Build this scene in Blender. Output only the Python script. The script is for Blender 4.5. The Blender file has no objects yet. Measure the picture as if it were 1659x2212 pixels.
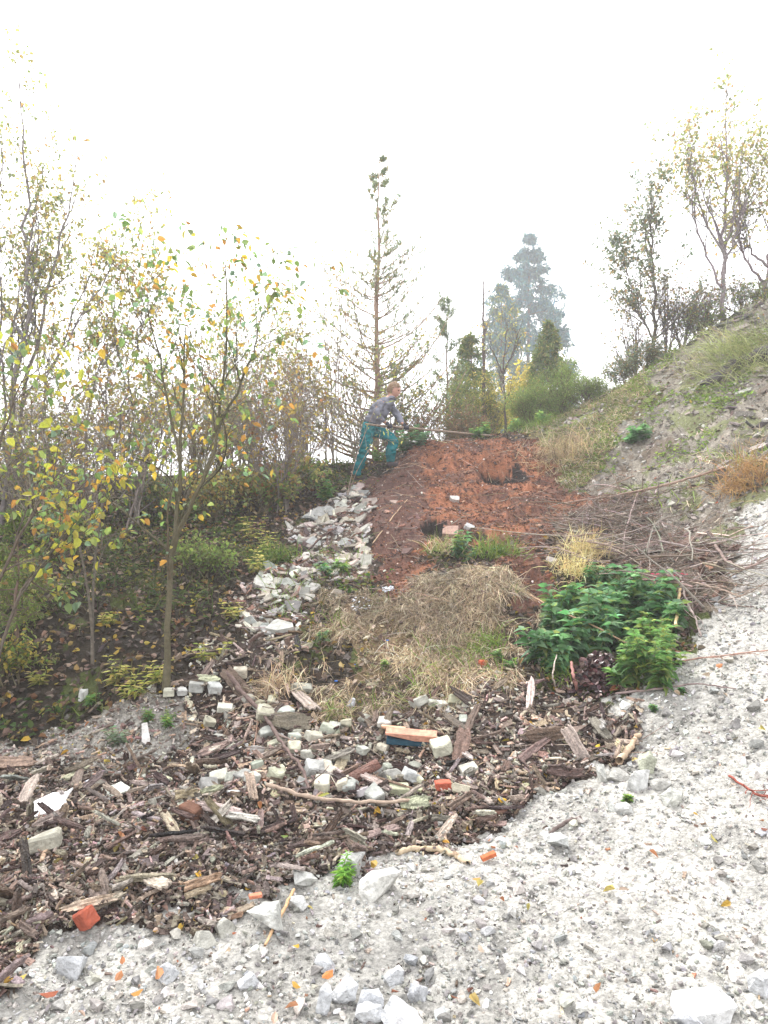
import bpy, bmesh, math, random
import numpy as np
from mathutils import Vector, Matrix

random.seed(7)
rng = np.random.default_rng(7)
SC = bpy.context.scene
COL = SC.collection
R = math.radians

# ------------------------------------------------------------------ camera
F, CX, CY, EYE = 1597.0, 829.5, 1106.0, 1.55      # focal length in units of a 1659 x 2212 picture
cam_d = bpy.data.cameras.new("camera")
cam = bpy.data.objects.new("camera", cam_d); COL.objects.link(cam)
cam_d.sensor_fit = 'VERTICAL'; cam_d.sensor_height = 36.0; cam_d.lens = 36.0 * F / 2212.0
cam_d.clip_start = 0.05; cam_d.clip_end = 2000
cam.location = (0, 0, EYE); cam.rotation_euler = (R(90), 0, 0)
SC.camera = cam

# ------------------------------------------------------------------ sky and sun
SUN_EL, SUN_AZ = R(48), R(-25)                    # azimuth measured from +Y towards +X
world = bpy.data.worlds.new("World"); SC.world = world; world.use_nodes = True
nt = world.node_tree; bg = nt.nodes["Background"]
sky = nt.nodes.new("ShaderNodeTexSky"); sky.sky_type = 'NISHITA'; sky.sun_disc = False
sky.sun_elevation = SUN_EL; sky.sun_rotation = SUN_AZ; sky.air_density = 1.0; sky.dust_density = 4.0
hsv = nt.nodes.new("ShaderNodeHueSaturation"); hsv.inputs['Saturation'].default_value = 0.12
mixw = nt.nodes.new("ShaderNodeMixRGB"); mixw.inputs['Fac'].default_value = 0.6
mixw.inputs['Color2'].default_value = (9.0, 9.0, 9.3, 1)
nt.links.new(sky.outputs[0], hsv.inputs['Color']); nt.links.new(hsv.outputs[0], mixw.inputs['Color1'])
nt.links.new(mixw.outputs[0], bg.inputs['Color']); bg.inputs['Strength'].default_value = 0.12
sd = bpy.data.lights.new("sun", 'SUN'); sd.energy = 1.5; sd.angle = R(12); sd.color = (1, .97, .92)
sun = bpy.data.objects.new("sun", sd); COL.objects.link(sun)
sdir = Vector((math.sin(SUN_AZ) * math.cos(SUN_EL), math.cos(SUN_AZ) * math.cos(SUN_EL), math.sin(SUN_EL)))
sun.rotation_euler = sdir.to_track_quat('Z', 'Y').to_euler(); sun.location = (0, 0, 30)
SC.view_settings.view_transform = 'Standard'; SC.view_settings.look = 'None'
SC.view_settings.exposure = 1.72; SC.view_settings.gamma = 1.0

HAZE = .0036
SC.cycles.volume_bounces = 2

# ------------------------------------------------------------------ helpers
def tag(o, label=None, cat=None, group=None, kind=None):
    if label: o['label'] = label
    if cat: o['category'] = cat
    if group: o['group'] = group
    if kind: o['kind'] = kind
    return o
def empty(name, loc, label, cat, group=None):
    o = bpy.data.objects.new(name, None); COL.objects.link(o); o.location = loc
    o.empty_display_size = .1
    return tag(o, label, cat, group)
def nrm(a):
    return a / np.maximum(np.linalg.norm(a, axis=-1, keepdims=True), 1e-9)

class Acc:
    def __init__(s): s.v = []; s.f = {3: [], 4: []}; s.c = []; s.n = 0
    def add(s, V, faces, C):
        """V (n,3); faces list of (m,k) int arrays; C (n,3) or (3,)"""
        V = np.asarray(V, float)
        C = np.broadcast_to(np.asarray(C, float), V.shape)
        s.v.append(V); s.c.append(C)
        for f in faces:
            f = np.asarray(f, int)
            if len(f): s.f[f.shape[1]].append(f + s.n)
        s.n += len(V)
    def build(s, name, mat, parent=None, smooth=False, origin=None):
        V = np.concatenate(s.v) if s.v else np.zeros((0, 3))
        if origin is not None: V = V - np.asarray(origin)
        C = np.concatenate(s.c) if s.c else np.zeros((0, 3))
        me = bpy.data.meshes.new(name)
        loops = []; starts = []; tot = []; cur = 0
        for k in (3, 4):
            if s.f[k]:
                f = np.concatenate(s.f[k]); m = len(f)
                loops.append(f.ravel()); starts.append(cur + np.arange(m) * k); tot.append(np.full(m, k)); cur += m * k
        loops = np.concatenate(loops); starts = np.concatenate(starts); tot = np.concatenate(tot)
        me.vertices.add(len(V)); me.vertices.foreach_set('co', V.astype(np.float32).ravel())
        me.loops.add(len(loops)); me.loops.foreach_set('vertex_index', loops.astype(np.int32))
        me.polygons.add(len(starts)); me.polygons.foreach_set('loop_start', starts.astype(np.int32))
        me.polygons.foreach_set('loop_total', tot.astype(np.int32))
        me.polygons.foreach_set('use_smooth', np.full(len(starts), smooth, dtype=bool))
        at = me.color_attributes.new('Col', 'FLOAT_COLOR', 'POINT')
        at.data.foreach_set('color', np.concatenate([C, np.ones((len(C), 1))], 1).astype(np.float32).ravel())
        me.update(calc_edges=True); me.materials.append(mat)
        o = bpy.data.objects.new(name, me); COL.objects.link(o)
        if origin is not None and parent is None: o.location = origin
        if parent: o.parent = parent
        return o

def inst(acc, tmpl, pos, Rm, scale, col):
    """copies of template (V, faces) into acc"""
    V, Fs = tmpl; n = len(pos)
    if n == 0: return
    scale = np.broadcast_to(np.asarray(scale, float).reshape(n, -1), (n, 3))
    W = np.einsum('nij,nkj->nki', Rm, V[None] * scale[:, None, :]) + pos[:, None, :]
    off = (np.arange(n) * len(V))[:, None, None]
    faces = [(f[None] + off).reshape(-1, f.shape[1]) for f in Fs]
    acc.add(W.reshape(-1, 3), faces, np.repeat(col, len(V), 0))
def inst_var(acc, tmpls, pos, Rm, scale, col):
    w = rng.integers(0, len(tmpls), len(pos))
    for i, t in enumerate(tmpls):
        m = w == i
        if m.any(): inst(acc, t, pos[m], Rm[m], scale[m], col[m])
def frames(d, up):
    """columns: along d, sideways, normal"""
    d = nrm(d); s = nrm(np.cross(up, d)); n = np.cross(d, s)
    return np.stack([d, s, n], -1)
def pick(pal, n, jit=.18):
    pal = np.asarray(pal, float); c = pal[rng.integers(0, len(pal), n)]
    c = c * (1 + jit * rng.standard_normal((n, 1))) * (1 + jit * .25 * rng.standard_normal((n, 3)))
    return np.clip(c, .005, .9)
def tubes(acc, P, rad, sides, C):
    """P (n,k,3), rad (n,k), C (n,3)"""
    n, k, _ = P.shape
    T = nrm(np.gradient(P, axis=1))
    ref = np.where(np.abs(T[..., 2:3]) > .9, np.array([1., 0, 0]), np.array([0, 0, 1.]))
    ref = np.broadcast_to(ref[:, :1], T.shape)
    A = nrm(np.cross(T, ref)); B = np.cross(T, A)
    a = np.arange(sides) * 2 * np.pi / sides
    V = P[:, :, None] + rad[:, :, None, None] * (A[:, :, None] * np.cos(a)[:, None] + B[:, :, None] * np.sin(a)[:, None])
    i = np.arange(k - 1)[:, None] * sides; j = np.arange(sides)[None]; j2 = (j + 1) % sides
    f = np.stack([i + j, i + j2, i + sides + j2, i + sides + j], -1).reshape(-1, 4)
    off = (np.arange(n) * k * sides)[:, None, None]
    acc.add(V.reshape(-1, 3), [(f[None] + off).reshape(-1, 4)], np.repeat(C, k * sides, 0))

# value noise ------------------------------------------------------
def _h(ix, iy, s):
    v = np.sin(ix * 127.1 + iy * 311.7 + s * 74.7) * 43758.5453
    return v - np.floor(v)
def vn(x, y, s=0):
    ix = np.floor(x); iy = np.floor(y); fx = x - ix; fy = y - iy
    fx = fx * fx * (3 - 2 * fx); fy = fy * fy * (3 - 2 * fy)
    a = _h(ix, iy, s); b = _h(ix + 1, iy, s); c = _h(ix, iy + 1, s); d = _h(ix + 1, iy + 1, s)
    return (a + (b - a) * fx) * (1 - fy) + (c + (d - c) * fx) * fy - .5

# ------------------------------------------------------------------ terrain
def W(px, py, Y): return np.array([(px - CX) / F * Y, Y, EYE - (py - CY) / F * Y])
ctl = [(-400,2212,2.25),(0,2212,2.25),(500,2212,2.27),(1000,2212,2.27),(1659,2212,2.2),(2100,2212,2.1),
 (0,1950,2.92),(400,1950,2.93),(829,1950,2.95),(1250,1950,2.88),(1659,1950,2.75),
 (0,1750,3.8),(500,1750,3.8),(829,1750,3.78),(1200,1750,3.66),(1400,1750,3.5),(1659,1750,3.3),
 (0,1600,4.85),(400,1600,4.8),(829,1600,4.7),(1100,1600,4.5),(1330,1600,4.3),(1659,1600,3.75),
 (0,1500,5.3),(350,1500,5.2),(600,1500,5.25),(829,1500,5.15),(1100,1500,4.85),(1280,1500,4.8),(1450,1500,4.5),(1659,1500,4.2),
 (0,1400,5.9),(400,1400,5.8),(700,1400,5.75),(1000,1400,5.6),(1300,1400,5.5),(1500,1400,5.05),(1659,1400,4.7),
 (0,1250,7),(350,1250,7),(650,1250,7),(850,1250,6.9),(1050,1250,6.3),(1250,1250,6.5),(1500,1250,6.0),(1659,1250,5.5),
 (0,1150,8.3),(350,1150,8.5),(700,1150,8.4),(950,1150,7.9),(1200,1150,7.8),(1450,1150,7.2),(1659,1150,6.2),
 (150,1060,9.9),(400,1060,10.2),(760,1050,11.1),(950,1050,9.5),(1200,1050,9.3),(1450,1050,8.2),(1659,1050,7),
 (0,1020,10),(350,1035,10.8),(560,1015,11),(690,1005,11.5),(850,1012,11.1),(900,965,11.6),(1000,951,11.4),(1130,944,11.3),(1190,925,11.5),
 (1300,870,11.5),(1400,800,12),(1500,740,12.2),(1560,700,12.3),(1659,645,12.5),
 (1350,950,9.9),(1500,900,9.6),(1659,850,9.3),(1659,950,8.2),(1500,1000,8.6)]
pts = [W(*c) for c in ctl]
pts += [np.array(p, float) for p in [(-6,1,0),(-6,4,.15),(-9,8,1.3),(-9,12,2.0),(6,0,.5),(6,4,2.5),(8,8,4.5),(9,12,6.3),
 (0,-3,0),(-6,-3,0),(6,-3,.4),(-6,15,1.0),(-3,14.5,1.1),(0,14.5,1.5),(2.5,15,2.0),(5,16,3.4),(8,17,5),(-12,10,1.8),(-2,13,1.6)]]
pts = np.array(pts)
def _tps(r2): return np.where(r2 > 1e-12, .5 * r2 * np.log(np.maximum(r2, 1e-12)), 0)
n = len(pts); K = _tps(((pts[:, None, :2] - pts[None, :, :2]) ** 2).sum(-1)) + np.eye(n) * .02
Pm = np.c_[np.ones(n), pts[:, :2]]
A = np.block([[K, Pm], [Pm.T, np.zeros((3, 3))]])
sol = np.linalg.solve(A, np.r_[pts[:, 2], 0, 0, 0])
def base_h(x, y):
    out = sol[n] + sol[n + 1] * x + sol[n + 2] * y
    for i in range(n): out = out + sol[i] * _tps((x - pts[i, 0]) ** 2 + (y - pts[i, 1]) ** 2)
    r = np.sqrt(x * x + (y - 7) ** 2); w = np.clip((r - 12) / 14, 0, 1); w = w * w * (3 - 2 * w)
    return np.clip(out, -3, 9) * (1 - w) + (-1.5) * w

# zones: outlines of each ground cover, given where they show in the picture
ZONES = {
 'red': [(755,1050),(790,1028),(850,1003),(880,980),(915,958),(1000,945),(1175,940),(1205,1005),(1250,1050),(1320,1085),(1230,1130),(1180,1150),(1195,1200),(1190,1300),(1150,1340),
         (1115,1240),(1060,1175),(960,1165),(925,1220),(900,1290),(830,1275),(790,1250),(830,1180),(790,1130),(795,1090),(775,1062)],
 'dry': [(955,1235),(1080,1225),(1150,1300),(1130,1400),(1180,1470),(1130,1490),(960,1480),(940,1520),(840,1575),(690,1570),(650,1500),(700,1450),(800,1420),(700,1370),(690,1335),(760,1310),(850,1290),(900,1270)],
 'tile': [(630,1130),(700,1090),(750,1055),(790,1085),(800,1130),(815,1190),(770,1250),(700,1290),(640,1390),(540,1370),(490,1310),(520,1270),(640,1200)],
 'bark': [(-700,1760),(0,1660),(160,1640),(330,1620),(420,1560),(360,1490),(440,1400),(560,1385),(690,1400),(620,1450),(600,1500),(700,1560),(840,1570),
          (930,1510),(1060,1485),(1200,1490),(1335,1505),(1360,1580),(1290,1650),(1190,1690),(1140,1750),(1050,1800),(950,1830),(800,1860),(700,1900),(560,1965),(420,2010),(250,2040),(100,2080),(0,2120),(-300,2180),(-700,2250)],
 'gravel2': [(-500,1640),(0,1600),(150,1545),(320,1500),(410,1500),(450,1590),(340,1650),(160,1665),(0,1685),(-500,1750)],
 'gravel': [(-2500,2230),(-700,2250),(-300,2180),(0,2110),(150,2060),(300,2030),(430,1995),(560,1965),(700,1900),(800,1855),(950,1825),(1050,1795),(1140,1750),(1190,1690),(1290,1650),(1350,1590),
            (1340,1510),(1400,1480),(1450,1420),(1500,1370),(1545,1300),(1570,1200),(1610,1130),(1680,1060),(1900,1000),(2700,800),(4000,2000),(4000,9000),(-4000,9000)],
 'brush': [(1190,1120),(1270,1085),(1380,1090),(1440,1150),(1580,1180),(1600,1270),(1520,1350),(1470,1320),(1320,1210),(1210,1190)],
 'mound': [(1130,940),(1200,910),(1300,850),(1350,835),(1400,800),(1420,870),(1330,930),(1300,1010),(1260,1060),(1190,1000),(1170,950)],
 'moss': [(1400,800),(1500,740),(1560,700),(1700,620),(2700,300),(2700,800),(1900,1000),(1680,1060),(1610,1130),(1570,1200),(1420,1130),(1280,1060),(1300,1010),(1330,930)],
}
ZN = list(ZONES)
def inpoly(x, y, poly):
    c = np.zeros(x.shape, bool); p = np.array(poly, float); q = np.roll(p, 1, 0)
    for (x1, y1), (x2, y2) in zip(p, q):
        if y1 == y2: continue
        m = ((y1 > y) != (y2 > y)) & (x < (x2 - x1) * (y - y1) / (y2 - y1) + x1); c ^= m
    return c
def zone_of(x, y, z, jit=1.0):
    Y = np.maximum(y, .25)
    px = CX + F * x / Y; py = CY - F * (z - EYE) / Y
    j = jit * 120 / np.clip(Y / 4, .6, 3)
    px = px + j * vn(x * 3, y * 3, 3) + j * .5 * vn(x * 11, y * 11, 5); py = py + j * .7 * vn(x * 3, y * 3, 4) + j * .4 * vn(x * 11, y * 11, 6)
    out = np.full(x.shape, -1)
    for nm in ['gravel', 'moss', 'mound', 'brush', 'bark', 'gravel2', 'tile', 'dry', 'red']:
        out[inpoly(px, py, ZONES[nm])] = ZN.index(nm)
    out[y > 12.4] = -1
    out[(y < 1.2)] = ZN.index('gravel')
    return out
def Z(nm): return ZN.index(nm)

# regular height grid for quick look-ups
GX0, GX1, GY0, GY1, GS = -14., 14., -4., 22., .04
gx = np.arange(GX0, GX1, GS); gy = np.arange(GY0, GY1, GS)
GXX, GYY = np.meshgrid(gx, gy)
BH = base_h(GXX, GYY)
def bil(G, x, y):
    fx = np.clip((np.asarray(x, float) - GX0) / GS, 0, len(gx) - 1.001); fy = np.clip((np.asarray(y, float) - GY0) / GS, 0, len(gy) - 1.001)
    ix = fx.astype(int); iy = fy.astype(int); fx = fx - ix; fy = fy - iy
    return (G[iy, ix] * (1 - fx) + G[iy, ix + 1] * fx) * (1 - fy) + (G[iy + 1, ix] * (1 - fx) + G[iy + 1, ix + 1] * fx) * fy
_cache = {}
def hit(px, py, G=None):
    G = BH2 if G is None else G
    Y = np.arange(1.2, 15, .01); x = (px - CX) / F * Y; z = EYE - (py - CY) / F * Y
    h = bil(G, x, Y); k = np.argmax(z < h)
    if not (z < h).any(): k = np.argmin(z - h)
    return np.array([x[k], Y[k], h[k]])
# medium lumps
ZG = zone_of(GXX, GYY, BH)
amp = np.full(BH.shape, .05)
for nm, a in dict(red=.085, dry=.045, tile=.05, bark=.07, gravel=.02, gravel2=.03, brush=.06, mound=.05, moss=.09).items(): amp[ZG == Z(nm)] = a
def blur(a, k):
    for ax in (0, 1):
        c = np.cumsum(np.insert(np.pad(a, [(k, k) if i == ax else (0, 0) for i in (0, 1)], 'edge'), 0, 0, axis=ax), axis=ax)
        a = (np.take(c, range(2 * k + 1, c.shape[ax]), ax) - np.take(c, range(0, c.shape[ax] - 2 * k - 1), ax)) / (2 * k + 1)
    return a
amp = blur(amp, 5)
BH2 = BH + amp * (1.6 * vn(GXX * 1.7, GYY * 1.7, 1) + 1.1 * vn(GXX * 4.3, GYY * 4.3, 2) + .6 * vn(GXX * 10, GYY * 10, 7))
# holes dug into the red heap, and the lip of the bark bank
def dent(px, py, rx, ry, d):
    global BH2
    c = hit(px, py)
    BH2 = BH2 - d * np.exp(-(((GXX - c[0]) / rx) ** 2 + ((GYY - c[1]) / ry) ** 2) ** 2)
    return c
HOLES = [dent(1070, 1014, .2, .36, .36), dent(1112, 1028, .13, .25, .16), dent(938, 1142, .12, .22, .28), dent(935, 998, .12, .2, .12), dent(1150, 1250, .15, .3, .15)]
def off_holes(p): return p[np.min([((p[:, 0] - h_[0]) / .17) ** 2 + ((p[:, 1] - h_[1]) / .3) ** 2 for h_ in HOLES[:3]], 0) > 1]
def ground_n(x, y):
    e = .08
    return nrm(np.stack([bil(BH2, x - e, y) - bil(BH2, x + e, y), bil(BH2, x, y - e) - bil(BH2, x, y + e), np.full(np.shape(x), 2 * e)], -1))
def gz(x, y): return bil(BH2, x, y)

# ------------------------------------------------------------------ materials
def mat_attr(name, rough=.8, nscale=40, namt=.35, bump=.0, bscale=60, transl=0, spec=.3, bdist=.01, stretch=None):
    m = bpy.data.materials.new(name); m.use_nodes = True; t = m.node_tree; N = t.nodes; L = t.links
    b = N["Principled BSDF"]; b.inputs['Roughness'].default_value = rough
    b.inputs['Specular IOR Level'].default_value = spec
    a = N.new("ShaderNodeAttribute"); a.attribute_name = 'Col'
    tc = N.new("ShaderNodeTexCoord"); mp = N.new("ShaderNodeMapping"); L.new(tc.outputs['Object'], mp.inputs[0])
    if stretch: mp.inputs['Scale'].default_value = stretch
    nz = N.new("ShaderNodeTexNoise"); nz.inputs['Scale'].default_value = nscale; nz.inputs['Detail'].default_value = 6; nz.inputs['Roughness'].default_value = .65
    L.new(mp.outputs[0], nz.inputs['Vector'])
    rp = N.new("ShaderNodeMapRange"); rp.inputs[1].default_value = .3; rp.inputs[2].default_value = .7
    rp.inputs[3].default_value = 1 - namt; rp.inputs[4].default_value = 1 + namt
    L.new(nz.outputs['Fac'], rp.inputs[0])
    mx = N.new("ShaderNodeVectorMath"); mx.operation = 'SCALE'
    L.new(a.outputs['Color'], mx.inputs[0]); L.new(rp.outputs[0], mx.inputs['Scale']); L.new(mx.outputs[0], b.inputs['Base Color'])
    if bump:
        nb = N.new("ShaderNodeTexNoise"); nb.inputs['Scale'].default_value = bscale; nb.inputs['Detail'].default_value = 5
        L.new(mp.outputs[0], nb.inputs['Vector'])
        bp = N.new("ShaderNodeBump"); bp.inputs['Strength'].default_value = bump; bp.inputs['Distance'].default_value = bdist
        L.new(nb.outputs['Fac'], bp.inputs['Height']); L.new(bp.outputs[0], b.inputs['Normal'])
    if transl:
        tr = N.new("ShaderNodeBsdfTranslucent"); L.new(mx.outputs[0], tr.inputs['Color'])
        ms = N.new("ShaderNodeMixShader"); ms.inputs[0].default_value = transl
        L.new(b.outputs[0], ms.inputs[1]); L.new(tr.outputs[0], ms.inputs[2]); L.new(ms.outputs[0], N["Material Output"].inputs[0])
    return m
M_ground = mat_attr("earth", .95, 45, .45, .9, 70, spec=.15, bdist=.02)
M_stone = mat_attr("crushed_stone", .85, 22, .38, .9, 70, spec=.2, bdist=.015)
M_bark = mat_attr("bark_chip", .7, 70, .5, 1.0, 110, spec=.4, bdist=.012)
M_leaf = mat_attr("leaf", .5, 60, .15, transl=.62, spec=.35)
M_dleaf = mat_attr("fallen_leaf", .6, 60, .25, transl=.15, spec=.3)
M_grass = mat_attr("grass_blade", .6, 20, .2, transl=.25, spec=.3)
M_wood = mat_attr("stem_bark", .85, 30, .35, .5, 60, spec=.2)
M_tile = mat_attr("broken_masonry", .9, 18, .38, .5, 80, spec=.2)
M_cloth = mat_attr("cloth", .9, 30, .12, .5, 35, spec=.1, bdist=.01)
M_skin = mat_attr("skin", .6, 30, .08, spec=.3)
M_foil = mat_attr("crumpled_foil", .25, 60, .2, .8, 50, spec=.8)
M_needle = mat_attr("needles", .6, 20, .2, transl=.2, spec=.2)

# ------------------------------------------------------------------ ground sheet
th = np.concatenate([np.linspace(-180, -50, 50, endpoint=False), np.linspace(-50, -33, 80, endpoint=False), np.linspace(-33, 33, 760), np.linspace(33.2, 50, 80), np.linspace(51, 180, 50, endpoint=False)])
rr = [0.25]
while rr[-1] < 16: rr.append(rr[-1] * (1.0048 if rr[-1] > 1.8 else 1.03))
while rr[-1] < 900: rr.append(rr[-1] * 1.07)
rr = np.array(rr); T2, R2 = np.meshgrid(np.radians(th), rr)
X = np.sin(T2) * R2; Y = np.cos(T2) * R2
inside = (np.abs(X) < 13.9) & (Y > -3.9) & (Y < 21.9)
Zh = np.where(inside, bil(BH2, X, Y), base_h(X, Y))
zo = zone_of(X, Y, np.where(inside, bil(BH, X, Y), Zh))
fine = 1.0 * vn(X * 22, Y * 22, 9) + .6 * vn(X * 47, Y * 47, 10) + .35 * vn(X * 100, Y * 100, 11)
famp = np.full(X.shape, .03)
for nm, a in dict(red=.035, bark=.04, gravel=.014, gravel2=.014, moss=.05, dry=.03, tile=.03).items(): famp[zo == Z(nm)] = a
Zh = Zh + np.where(R2 < 20, famp * fine, 0)
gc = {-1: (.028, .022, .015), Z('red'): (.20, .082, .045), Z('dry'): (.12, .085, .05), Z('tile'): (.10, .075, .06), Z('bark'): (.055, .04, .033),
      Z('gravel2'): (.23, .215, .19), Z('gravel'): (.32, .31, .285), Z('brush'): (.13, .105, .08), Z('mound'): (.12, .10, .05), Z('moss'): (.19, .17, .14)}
C = np.zeros(X.shape + (3,))
for k, v in gc.items(): C[zo == k] = v
n1 = vn(X * 2.3, Y * 2.3, 20) + .6 * vn(X * 6, Y * 6, 21); n2 = vn(X * 14, Y * 14, 22) + .5 * vn(X * 35, Y * 35, 23)
C *= (1 + .35 * n1 + .5 * n2)[..., None]
def blendc(mask, col, a): C[mask] = C[mask] * (1 - a) + np.array(col) * a
blendc((zo == Z('red')) & (n1 < -.05), (.10, .055, .045), .7)
blendc((zo == Z('red')) & (n2 < -.25), (.06, .035, .03), .7)
blendc((zo == Z('dry')) & (n1 < .1), (.06, .042, .03), .85)
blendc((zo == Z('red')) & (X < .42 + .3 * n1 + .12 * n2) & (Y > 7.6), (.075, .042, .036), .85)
blendc((zo == Z('moss')) & (n1 > .15), (.12, .14, .045), .7)
blendc((zo == Z('moss')) & (n1 < -.3), (.12, .09, .065), .7)
blendc((zo == Z('mound')) & (n1 > .0), (.11, .14, .035), .8)
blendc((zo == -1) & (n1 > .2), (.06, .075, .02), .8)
for h_ in HOLES[:3]:
    m = ((X - h_[0]) ** 2 + ((Y - h_[1]) * .55) ** 2) * (1 + n2) < .17 ** 2; C[m] = (.018, .013, .012)
nr, na = X.shape
idx = np.arange(nr * na).reshape(nr, na)
fq = np.stack([idx[:-1], np.roll(idx, -1, 1)[:-1], np.roll(idx, -1, 1)[1:], idx[1:]], -1).reshape(-1, 4)
cen = len(X.ravel())
V = np.concatenate([np.stack([X, Y, Zh], -1).reshape(-1, 3), [[0, 0, float(gz(0, 0))]]])
ft = np.stack([np.roll(idx[0], -1), idx[0], np.full(na, cen)], -1)
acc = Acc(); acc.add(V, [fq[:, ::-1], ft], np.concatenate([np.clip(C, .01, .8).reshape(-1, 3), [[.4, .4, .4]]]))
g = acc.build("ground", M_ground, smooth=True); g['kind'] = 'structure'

# ------------------------------------------------------------------ templates
def hull_template(npts, flat=(1, 1, 1), seed=0):
    r = np.random.default_rng(seed); bm = bmesh.new()
    p = nrm(r.standard_normal((npts, 3))) * (.8 + .3 * r.random((npts, 1))); p = np.sign(p) * np.abs(p) ** .8 * np.array(flat)
    p = p / np.abs(p).max(0) * .5 * np.array(flat)
    for q in p: bm.verts.new(q)
    o = bmesh.ops.convex_hull(bm, input=bm.verts)
    for v in [v for v in bm.verts if not v.link_faces]: bm.verts.remove(v)
    bmesh.ops.triangulate(bm, faces=bm.faces); bm.verts.index_update()
    bmesh.ops.recalc_face_normals(bm, faces=bm.faces)
    V = np.array([v.co[:] for v in bm.verts]); Fc = np.array([[v.index for v in f.verts] for f in bm.faces]); bm.free()
    return V, [Fc]
STONES = [hull_template(10, (1, .8, .6), s) for s in range(24)]
def chip_template(seed, nx=5, ny=3, curl=.25, jag=.22):
    r = np.random.default_rng(seed)
    u = np.linspace(-.5, .5, nx); w = np.linspace(-.5, .5, ny)
    ends = [r.random(ny) * jag, r.random(ny) * jag]
    side = [r.random(nx) * jag, r.random(nx) * jag]
    top = []; bot = []
    bend = (r.random() - .5) * .25
    for i in range(nx):
        for j in range(ny):
            x = u[i] + (ends[0][j] if i == 0 else 0) - (ends[1][j] if i == nx - 1 else 0)
            y = w[j] + (side[0][i] if j == 0 else 0) - (side[1][i] if j == ny - 1 else 0)
            z = curl * (w[j] ** 2) * 4 * .5 + bend * u[i] ** 2 * 4 + r.random() * .3
            top.append((x, y, z + .5 + r.random() * .35)); bot.append((x, y, z - .5))
    V = np.array(top + bot); m = nx * ny; Fq = []
    q = lambda i, j: i * ny + j
    for i in range(nx - 1):
        for j in range(ny - 1):
            Fq.append((q(i, j), q(i + 1, j), q(i + 1, j + 1), q(i, j + 1))); Fq.append((m + q(i, j), m + q(i, j + 1), m + q(i + 1, j + 1), m + q(i + 1, j)))
    for i in range(nx - 1):
        Fq.append((q(i, 0), m + q(i, 0), m + q(i + 1, 0), q(i + 1, 0))); Fq.append((q(i, ny - 1), q(i + 1, ny - 1), m + q(i + 1, ny - 1), m + q(i, ny - 1)))
    for j in range(ny - 1):
        Fq.append((q(0, j), q(0, j + 1), m + q(0, j + 1), m + q(0, j))); Fq.append((q(nx - 1, j), m + q(nx - 1, j), m + q(nx - 1, j + 1), q(nx - 1, j + 1)))
    return V, [np.array(Fq)]
CHIPS = [chip_template(s) for s in range(20)]
BIGCHIPS = []
for s in range(16):
    V_, F_ = chip_template(s + 50, 13, 9, .9 * random.random(), .10); e_ = np.abs(V_[:, 0]) * 2; r_ = np.random.default_rng(s)
    V_[:, 2] += 1.3 * vn(V_[:, 1] * 9 + s * 7, V_[:, 0] * 3, s) + .7 * vn(V_[:, 1] * 22, V_[:, 0] * 6, s + 1)       # ridged outer bark
    V_[:, 1] *= 1 - .45 * np.clip(e_ - .45, 0, 1) * r_.random() * 2; V_[:, 0] += .16 * vn(V_[:, 1] * 6 + s, V_[:, 0] * 0 + s, s + 2) + .05 * vn(V_[:, 1] * 20, V_[:, 0] * 0, s)
    V_[:, 1] += .35 * (r_.random() - .5) * V_[:, 0] ** 2 * 4 * .6; BIGCHIPS.append((V_, F_))
def slab_template(seed):
    r = np.random.default_rng(seed); k = r.integers(4, 7)
    a = np.sort(r.random(k) * .8 + np.arange(k)) / k * 2 * np.pi; rad = .5 * (.7 + .4 * r.random(k))
    p = np.c_[np.cos(a) * rad, np.sin(a) * rad * .8]
    V = np.concatenate([np.c_[p, np.full(k, .5)], np.c_[p * 1.02, np.full(k, -.5)], [[0, 0, .5], [0, 0, -.5]]])
    i = np.arange(k); j = (i + 1) % k
    return V, [np.stack([i, i + k, j + k, j], -1)[:, ::-1], np.concatenate([np.stack([i, j, np.full(k, 2 * k)], -1), np.stack([j + k, i + k, np.full(k, 2 * k + 1)], -1)])]
SLABS = [slab_template(s) for s in range(16)]
def leaf_template(w=.32, fold=.12, droop=.15, l1=.28, l2=.68):
    V = np.array([(0, 0, 0), (l1, w, fold), (l2, w * .8, fold - droop * .4), (1, 0, -droop), (l2, -w * .8, fold - droop * .4), (l1, -w, fold)])
    return V, [np.array([(0, 3, 2, 1), (0, 5, 4, 3)])]
LEAFS = [leaf_template(.3), leaf_template(.36, .05, .3), leaf_template(.26, .18, .05)]
NARROW = [leaf_template(.11, .05, .2, .25, .6), leaf_template(.14, .03, .3, .3, .65)]
CURLED = [leaf_template(.28, .25, .3), leaf_template(.34, -.2, .2), leaf_template(.3, .1, .5)]
NEEDLE = [leaf_template(.10, .02, .05, .3, .7)]
def nettle_template(droop, w):
    xs = np.linspace(0, 1, 8); prof = np.array([0, .75, 1, .93, .75, .52, .28, 0]) * w
    mid = []; lft = []; rgt = []
    for i, x in enumerate(xs):
        z = .12 * math.sin(x * 2) - droop * x * x; s = prof[i] * (1.0 if i % 2 else .86)
        mid.append((x, 0, z - .02)); lft.append((x - .05 * (i % 2), s, z + .09 * s / w)); rgt.append((x - .05 * (i % 2), -s, z + .09 * s / w))
    V = np.array(mid + lft + rgt); k = 8; Fq = []
    for i in range(k - 1):
        Fq.append((i, i + 1, k + i + 1, k + i)); Fq.append((i, 2 * k + i, 2 * k + i + 1, i + 1))
    return V, [np.array(Fq)]
NETTLE = [nettle_template(.35, .3), nettle_template(.6, .33), nettle_template(.2, .27)]

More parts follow.
